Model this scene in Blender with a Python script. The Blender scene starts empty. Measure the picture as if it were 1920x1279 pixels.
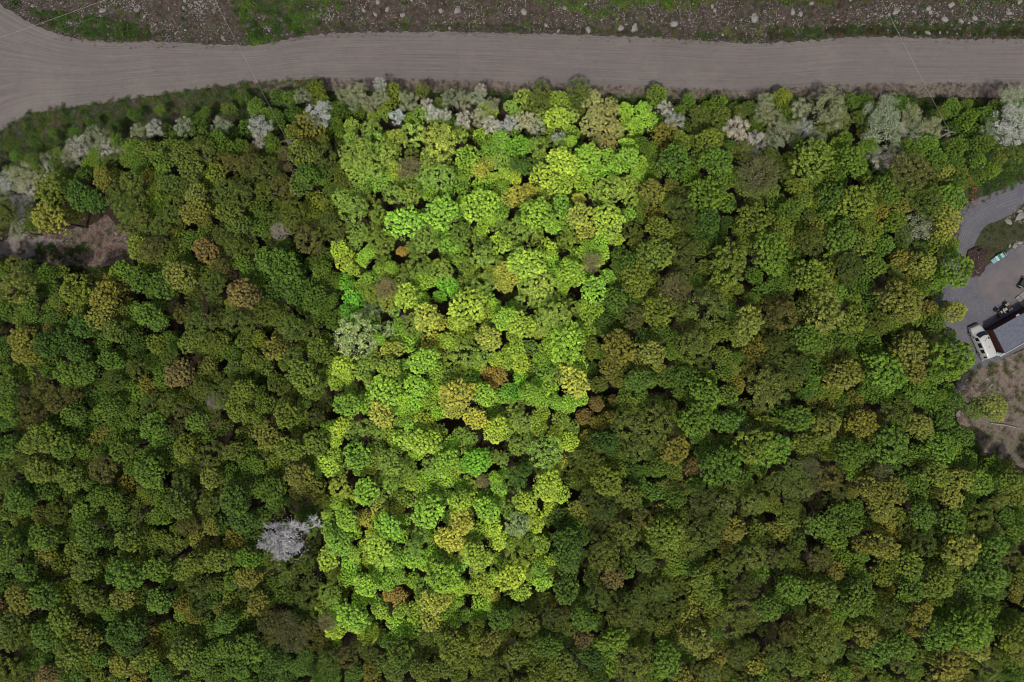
import bpy, bmesh, math, random
from mathutils import Vector, Matrix, Euler, noise, geometry

random.seed(7)
R = math.radians
SC = bpy.context.scene
COL = SC.collection

# ---------------------------------------------------------------- camera, sky, sun, exposure
H = 102.4                     # height of the drone in metres
cam_d = bpy.data.cameras.new("camera")
cam_d.lens = 24.0
cam_d.sensor_width = 36.0
cam_d.clip_start = 0.5
cam_d.clip_end = 2000.0
cam = bpy.data.objects.new("camera", cam_d)
cam.location = (0, 0, H)
cam.rotation_euler = (0, 0, 0)
COL.objects.link(cam)
SC.camera = cam

SUN_ELEV, SUN_AZ = R(62), R(190)          # azimuth from photo-up (north), clockwise
world = bpy.data.worlds.new("World")
SC.world = world
world.use_nodes = True
wn = world.node_tree
for n in list(wn.nodes):
    wn.nodes.remove(n)
sky = wn.nodes.new("ShaderNodeTexSky")
sky.sky_type = 'NISHITA'
sky.sun_disc = False
sky.sun_elevation = SUN_ELEV
sky.sun_rotation = SUN_AZ
sky.dust_density = 5.0
sky.air_density = 1.0
bg = wn.nodes.new("ShaderNodeBackground")
bg.inputs['Strength'].default_value = 0.09
wo = wn.nodes.new("ShaderNodeOutputWorld")
wn.links.new(sky.outputs[0], bg.inputs[0])
wn.links.new(bg.outputs[0], wo.inputs[0])

sun_d = bpy.data.lights.new("sun", 'SUN')
sun_d.energy = 2.5
sun_d.angle = R(3.5)
sun_d.color = (1.0, 0.95, 0.87)
sun = bpy.data.objects.new("sun", sun_d)
d = Vector((math.sin(SUN_AZ) * math.cos(SUN_ELEV), math.cos(SUN_AZ) * math.cos(SUN_ELEV), math.sin(SUN_ELEV)))
sun.rotation_euler = d.to_track_quat('Z', 'Y').to_euler()
sun.location = (0, -60, 60)
COL.objects.link(sun)

vs = SC.view_settings
vs.view_transform = 'Standard'
vs.look = 'None'
vs.gamma = 1.0
vs.use_curve_mapping = False
vs.exposure = -0.12
SC.cycles.filter_width = 1.0
SC.cycles.max_bounces = 4
SC.cycles.transparent_max_bounces = 4

# ---------------------------------------------------------------- helpers
S = 0.08                      # metres per photo pixel on the ground
def P(u, v, z=0.0):
    """the place at height z that the photograph shows at pixel u, v"""
    k = (H - z) / H
    return Vector(((u - 960) * S * k, (639.5 - v) * S * k, z))

def tag(o, label=None, cat=None, group=None, kind=None):
    if label: o["label"] = label
    if cat: o["category"] = cat
    if group: o["group"] = group
    if kind: o["kind"] = kind
    return o

def empty(name, loc, rz=0.0, scale=None):
    o = bpy.data.objects.new(name, None)
    o.empty_display_size = 0.3
    o.location = loc
    o.rotation_euler = (0, 0, rz)
    if scale: o.scale = scale
    COL.objects.link(o)
    return o

def obj(name, mesh, parent=None, loc=None, rot=None):
    o = bpy.data.objects.new(name, mesh)
    if loc is not None: o.location = loc
    if rot is not None: o.rotation_euler = rot
    if parent is not None: o.parent = parent
    COL.objects.link(o)
    return o

def bm_mesh(name, bm, mats, smooth=False):
    bm.normal_update()
    me = bpy.data.meshes.new(name)
    bm.to_mesh(me); bm.free()
    for m in (mats if isinstance(mats, (list, tuple)) else [mats]):
        me.materials.append(m)
    if smooth:
        for p in me.polygons: p.use_smooth = True
    return me

def add_box(bm, c, s, rz=0.0, bevel=0.0, rot=None):
    ret = bmesh.ops.create_cube(bm, size=1.0)
    vsn = ret['verts']
    M = Matrix.Translation(Vector(c)) @ (rot.to_matrix().to_4x4() if rot else Matrix.Rotation(rz, 4, 'Z')) @ Matrix.Diagonal((s[0], s[1], s[2], 1))
    bmesh.ops.transform(bm, matrix=M, verts=vsn)
    if bevel > 0:
        es = list({e for v in vsn for e in v.link_edges})
        bmesh.ops.bevel(bm, geom=es, offset=bevel, segments=2, profile=0.6, affect='EDGES')

def add_tube(bm, pts, rads, n=6, cap=True):
    pts = [Vector(p) for p in pts]
    rings = []
    for i, p in enumerate(pts):
        t = (pts[min(i + 1, len(pts) - 1)] - pts[max(i - 1, 0)])
        if t.length < 1e-6: t = Vector((0, 0, 1))
        t.normalize()
        a = t.orthogonal().normalized(); b = t.cross(a)
        r = rads[i] if isinstance(rads, (list, tuple)) else rads
        rings.append([bm.verts.new(p + (a * math.cos(q) + b * math.sin(q)) * r) for q in [2 * math.pi * k / n for k in range(n)]])
    for i in range(len(rings) - 1):
        for k in range(n):
            a1, a2 = rings[i][k], rings[i][(k + 1) % n]
            b1, b2 = rings[i + 1][k], rings[i + 1][(k + 1) % n]
            try: bm.faces.new((a1, a2, b2, b1))
            except ValueError: pass
    if cap:
        for rg in (rings[0], rings[-1]):
            try: bm.faces.new(rg)
            except ValueError: pass

def add_disc(bm, c, r, h, axis='Z', n=20, r2=None):
    M = Matrix.Translation(Vector(c))
    if axis == 'Y': M = M @ Matrix.Rotation(R(90), 4, 'X')
    if axis == 'X': M = M @ Matrix.Rotation(R(90), 4, 'Y')
    bmesh.ops.create_cone(bm, cap_ends=True, segments=n, radius1=r, radius2=r if r2 is None else r2, depth=h, matrix=M)

# ---------------------------------------------------------------- materials
def new_mat(name):
    m = bpy.data.materials.new(name); m.use_nodes = True
    nt = m.node_tree
    for n in list(nt.nodes): nt.nodes.remove(n)
    out = nt.nodes.new("ShaderNodeOutputMaterial")
    return m, nt, out

def N(nt, t, **kw):
    n = nt.nodes.new(t)
    for k, v in kw.items(): setattr(n, k, v)
    return n

def L(nt, a, b): nt.links.new(a, b)

def mixc(nt, fac, a, b, mode='MIX'):
    n = N(nt, "ShaderNodeMix", data_type='RGBA', blend_type=mode)
    for sock, v in ((n.inputs[0], fac), (n.inputs[6], a), (n.inputs[7], b)):
        if hasattr(v, 'is_output') or isinstance(v, bpy.types.NodeSocket): L(nt, v, sock)
        elif isinstance(v, (int, float)): sock.default_value = v
        else: sock.default_value = (*v[:3], 1.0)
    return n.outputs[2]

def math_n(nt, op, a, b=None, clamp=False):
    n = N(nt, "ShaderNodeMath", operation=op); n.use_clamp = clamp
    for i, v in enumerate((a, b)):
        if v is None: continue
        if isinstance(v, bpy.types.NodeSocket): L(nt, v, n.inputs[i])
        else: n.inputs[i].default_value = v
    return n.outputs[0]

def noise_n(nt, scale, detail=4, rough=0.6, vec=None, dist=0.0):
    n = N(nt, "ShaderNodeTexNoise")
    n.inputs['Scale'].default_value = scale
    n.inputs['Detail'].default_value = detail
    n.inputs['Roughness'].default_value = rough
    n.inputs['Distortion'].default_value = dist
    if vec is None:
        vec = N(nt, "ShaderNodeNewGeometry").outputs['Position']
    L(nt, vec, n.inputs['Vector'])
    return n.outputs['Fac']

def ramp(nt, f, a, b, c0=None, c1=None):
    n = N(nt, "ShaderNodeMapRange"); n.clamp = True
    L(nt, f, n.inputs[0])
    n.inputs[1].default_value = a; n.inputs[2].default_value = b
    return n.outputs[0]

def bump(nt, h, dist=0.05, strength=0.6):
    n = N(nt, "ShaderNodeBump"); n.inputs['Strength'].default_value = strength; n.inputs['Distance'].default_value = dist
    L(nt, h, n.inputs['Height']); return n.outputs[0]

def leaf_mat(name, rough=0.55, trans=0.3, var=0.35, hue=(1.25, 1.02, 0.55), under=(0.05, 0.085, 0.022)):
    """colour of the plant comes from the object's (or the instance's) own colour, leaf by leaf variation from the mesh"""
    m, nt, out = new_mat(name)
    at = N(nt, "ShaderNodeAttribute", attribute_type='INSTANCER'); at.attribute_name = "tint"
    tone = N(nt, "ShaderNodeAttribute", attribute_type='GEOMETRY'); tone.attribute_name = "tone"
    sep = N(nt, "ShaderNodeSeparateColor"); L(nt, tone.outputs['Color'], sep.inputs[0])
    # r: bough to bough, g: leaf to leaf, b: share of white petals / dry leaves
    k = math_n(nt, 'ADD', math_n(nt, 'MULTIPLY', sep.outputs[0], var), math_n(nt, 'MULTIPLY', sep.outputs[1], var))
    k = math_n(nt, 'ADD', k, 1.0 - var)
    base = mixc(nt, 1.0, at.outputs['Color'], (1, 1, 1), 'MULTIPLY')
    warm = mixc(nt, 1.0, base, hue, 'MULTIPLY')
    c = mixc(nt, math_n(nt, 'MULTIPLY', sep.outputs[0], 0.7), base, warm)
    comb = N(nt, "ShaderNodeCombineColor")
    for i in range(3): L(nt, k, comb.inputs[i])
    c = mixc(nt, 1.0, c, comb.outputs[0], 'MULTIPLY')
    gr = mixc(nt, sep.outputs[2], c, under)
    d = N(nt, "ShaderNodeBsdfPrincipled"); L(nt, gr, d.inputs['Base Color'])
    d.inputs['Roughness'].default_value = rough
    d.inputs['Specular IOR Level'].default_value = 0.25
    t = N(nt, "ShaderNodeBsdfTranslucent"); L(nt, mixc(nt, 1.0, gr, (1.15, 1.1, 0.5), 'MULTIPLY'), t.inputs[0])
    mx = N(nt, "ShaderNodeMixShader"); mx.inputs[0].default_value = trans
    L(nt, d.outputs[0], mx.inputs[1]); L(nt, t.outputs[0], mx.inputs[2]); L(nt, mx.outputs[0], out.inputs[0])
    return m

def plain(name, col, rough=0.6, metal=0.0, nscale=8.0, var=0.25, bumpd=0.0, spec=0.5, coat=0.0):
    m, nt, out = new_mat(name)
    tc = N(nt, "ShaderNodeTexCoord").outputs['Object']
    f = noise_n(nt, nscale, 5, 0.65, tc)
    c = mixc(nt, ramp(nt, f, 0.3, 0.7), [x * (1 - var) for x in col], [min(1, x * (1 + var)) for x in col])
    d = N(nt, "ShaderNodeBsdfPrincipled"); L(nt, c, d.inputs['Base Color'])
    d.inputs['Roughness'].default_value = rough; d.inputs['Metallic'].default_value = metal
    d.inputs['Specular IOR Level'].default_value = spec
    d.inputs['Coat Weight'].default_value = coat
    if bumpd: L(nt, bump(nt, f, bumpd), d.inputs['Normal'])
    L(nt, d.outputs[0], out.inputs[0]); return m

MAT_LEAF = leaf_mat("leaf", 0.5, 0.2, 0.62, (1.24, 1.08, 0.7))
MAT_FINE = leaf_mat("fine_leaf", 0.6, 0.18, 0.68, (1.2, 1.0, 0.8))
MAT_BLOSSOM = leaf_mat("blossom", 0.7, 0.2, 0.25, (1.0, 1.0, 0.97), (0.12, 0.17, 0.05))
MAT_DRY = leaf_mat("dry_stem", 0.8, 0.05, 0.45, (1.15, 0.95, 0.85))
MAT_BARK = plain("bark", (0.10, 0.08, 0.06), 0.9, nscale=9, var=0.4, bumpd=0.03)
MAT_PALEBARK = plain("pale_bark", (0.36, 0.34, 0.31), 0.85, nscale=12, var=0.3)

def soil_mat(name, cols, s1=0.35, s2=3.0, speck=None, speck_amt=0.5, dist=0.06):
    m, nt, out = new_mat(name)
    a = noise_n(nt, s1, 5, 0.65)
    b = noise_n(nt, s2, 6, 0.75)
    c = mixc(nt, ramp(nt, a, 0.38, 0.62), cols[0], cols[1])
    c = mixc(nt, ramp(nt, b, 0.42, 0.68), c, cols[2])
    if speck:
        v = N(nt, "ShaderNodeTexVoronoi"); v.inputs['Scale'].default_value = 5.5
        L(nt, N(nt, "ShaderNodeNewGeometry").outputs['Position'], v.inputs['Vector'])
        sepc = N(nt, "ShaderNodeSeparateColor"); L(nt, v.outputs['Color'], sepc.inputs[0])
        pick = math_n(nt, 'GREATER_THAN', sepc.outputs[0], 1 - speck_amt * 0.6)
        near = math_n(nt, 'LESS_THAN', v.outputs['Distance'], 0.42)
        patch = ramp(nt, noise_n(nt, 0.25, 3, 0.6), 0.42, 0.58)
        f = math_n(nt, 'MULTIPLY', math_n(nt, 'MULTIPLY', pick, near), patch)
        c = mixc(nt, f, c, speck)
    d_ = N(nt, "ShaderNodeBsdfPrincipled"); L(nt, c, d_.inputs['Base Color'])
    d_.inputs['Roughness'].default_value = 0.95; d_.inputs['Specular IOR Level'].default_value = 0.2
    L(nt, bump(nt, math_n(nt, 'ADD', b, noise_n(nt, 14, 4, 0.7)), dist), d_.inputs['Normal'])
    L(nt, d_.outputs[0], out.inputs[0]); return m

MAT_FLOOR = soil_mat("forest_soil", [(0.032, 0.024, 0.017), (0.022, 0.020, 0.011), (0.055, 0.036, 0.026)])
MAT_MEADOW = soil_mat("meadow_soil", [(0.035, 0.055, 0.018), (0.04, 0.045, 0.022), (0.075, 0.07, 0.045)])
MAT_BANK = soil_mat("bank_soil", [(0.052, 0.038, 0.031), (0.028, 0.030, 0.017), (0.105, 0.084, 0.076)], 0.22, 1.6, (0.26, 0.24, 0.235), 0.5, 0.12)
MAT_SCRUB = soil_mat("scrub_soil", [(0.17, 0.13, 0.11), (0.10, 0.10, 0.06), (0.24, 0.19, 0.17)], 0.3, 3.0, (0.25, 0.23, 0.21), 0.4)
MAT_CLEAR = soil_mat("clearing_soil", [(0.12, 0.08, 0.062), (0.07, 0.05, 0.04), (0.22, 0.17, 0.15)], 0.35, 2.5, (0.3, 0.27, 0.26), 0.4)
MAT_SAND = soil_mat("sandy_patch_soil", [(0.20, 0.17, 0.165), (0.16, 0.13, 0.12), (0.26, 0.23, 0.225)], 0.5, 4.0)

def road_mat(name, base, dark, light, across=60.0, contrast=1.0):
    m, nt, out = new_mat(name)
    uv = N(nt, "ShaderNodeUVMap").outputs[0]
    mp = N(nt, "ShaderNodeMapping"); L(nt, uv, mp.inputs[0])
    mp.inputs['Scale'].default_value = (0.012, 1.0, 1.0)
    st = noise_n(nt, 4.6, 7, 0.75, mp.outputs[0], 0.08)
    mp2 = N(nt, "ShaderNodeMapping"); L(nt, uv, mp2.inputs[0]); mp2.inputs['Scale'].default_value = (0.09, 1.0, 1.0)
    st2 = noise_n(nt, 5.5, 3, 0.6, mp2.outputs[0])
    big = noise_n(nt, 0.12, 4, 0.6)
    fine = noise_n(nt, 9, 6, 0.8)
    worn = ramp(nt, noise_n(nt, 0.16, 4, 0.65), 0.35, 0.65)
    stv = math_n(nt, 'ADD', math_n(nt, 'MULTIPLY', math_n(nt, 'SUBTRACT', ramp(nt, st, 0.36, 0.64), 0.5), math_n(nt, 'ADD', math_n(nt, 'MULTIPLY', worn, 0.9), 0.25)), 0.5)
    c = mixc(nt, stv, dark, light)
    c = mixc(nt, math_n(nt, 'MULTIPLY', ramp(nt, st2, 0.5, 0.7), 0.35), c, dark)
    c = mixc(nt, 0.30, c, base)
    c = mixc(nt, math_n(nt, 'MULTIPLY', ramp(nt, big, 0.5, 0.75), 0.5), c, light)
    c = mixc(nt, math_n(nt, 'MULTIPLY', ramp(nt, noise_n(nt, 0.9, 6, 0.75), 0.5, 0.72), 0.35), c, dark)
    c = mixc(nt, math_n(nt, 'MULTIPLY', ramp(nt, fine, 0.52, 0.75), 0.22), c, [x * 0.6 for x in dark])
    c = mixc(nt, math_n(nt, 'MULTIPLY', ramp(nt, fine, 0.5, 0.3), 0.18), c, [x * 1.25 for x in light])
    d_ = N(nt, "ShaderNodeBsdfPrincipled"); L(nt, c, d_.inputs['Base Color'])
    d_.inputs['Roughness'].default_value = 0.93; d_.inputs['Specular IOR Level'].default_value = 0.2
    hgt = math_n(nt, 'ADD', st, math_n(nt, 'MULTIPLY', fine, 0.4))
    L(nt, bump(nt, hgt, 0.09, 0.6), d_.inputs['Normal'])
    L(nt, d_.outputs[0], out.inputs[0]); return m

MAT_ROAD = road_mat("road_gravel", (0.176, 0.156, 0.147), (0.104, 0.092, 0.088), (0.226, 0.202, 0.188))
MAT_DRIVE = soil_mat("driveway_gravel", [(0.125, 0.124, 0.145), (0.100, 0.100, 0.120), (0.150, 0.145, 0.158)], 0.3, 2.2, (0.2, 0.2, 0.21), 0.3, 0.03)
MAT_TRACK = soil_mat("packed_track", [(0.160, 0.156, 0.172), (0.13, 0.128, 0.145), (0.18, 0.175, 0.185)], 0.6, 3.0, None, 0, 0.02)
MAT_LOT = soil_mat("yard_gravel", [(0.185, 0.16, 0.155), (0.115, 0.112, 0.128), (0.155, 0.14, 0.142)], 0.28, 3.0)
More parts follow.
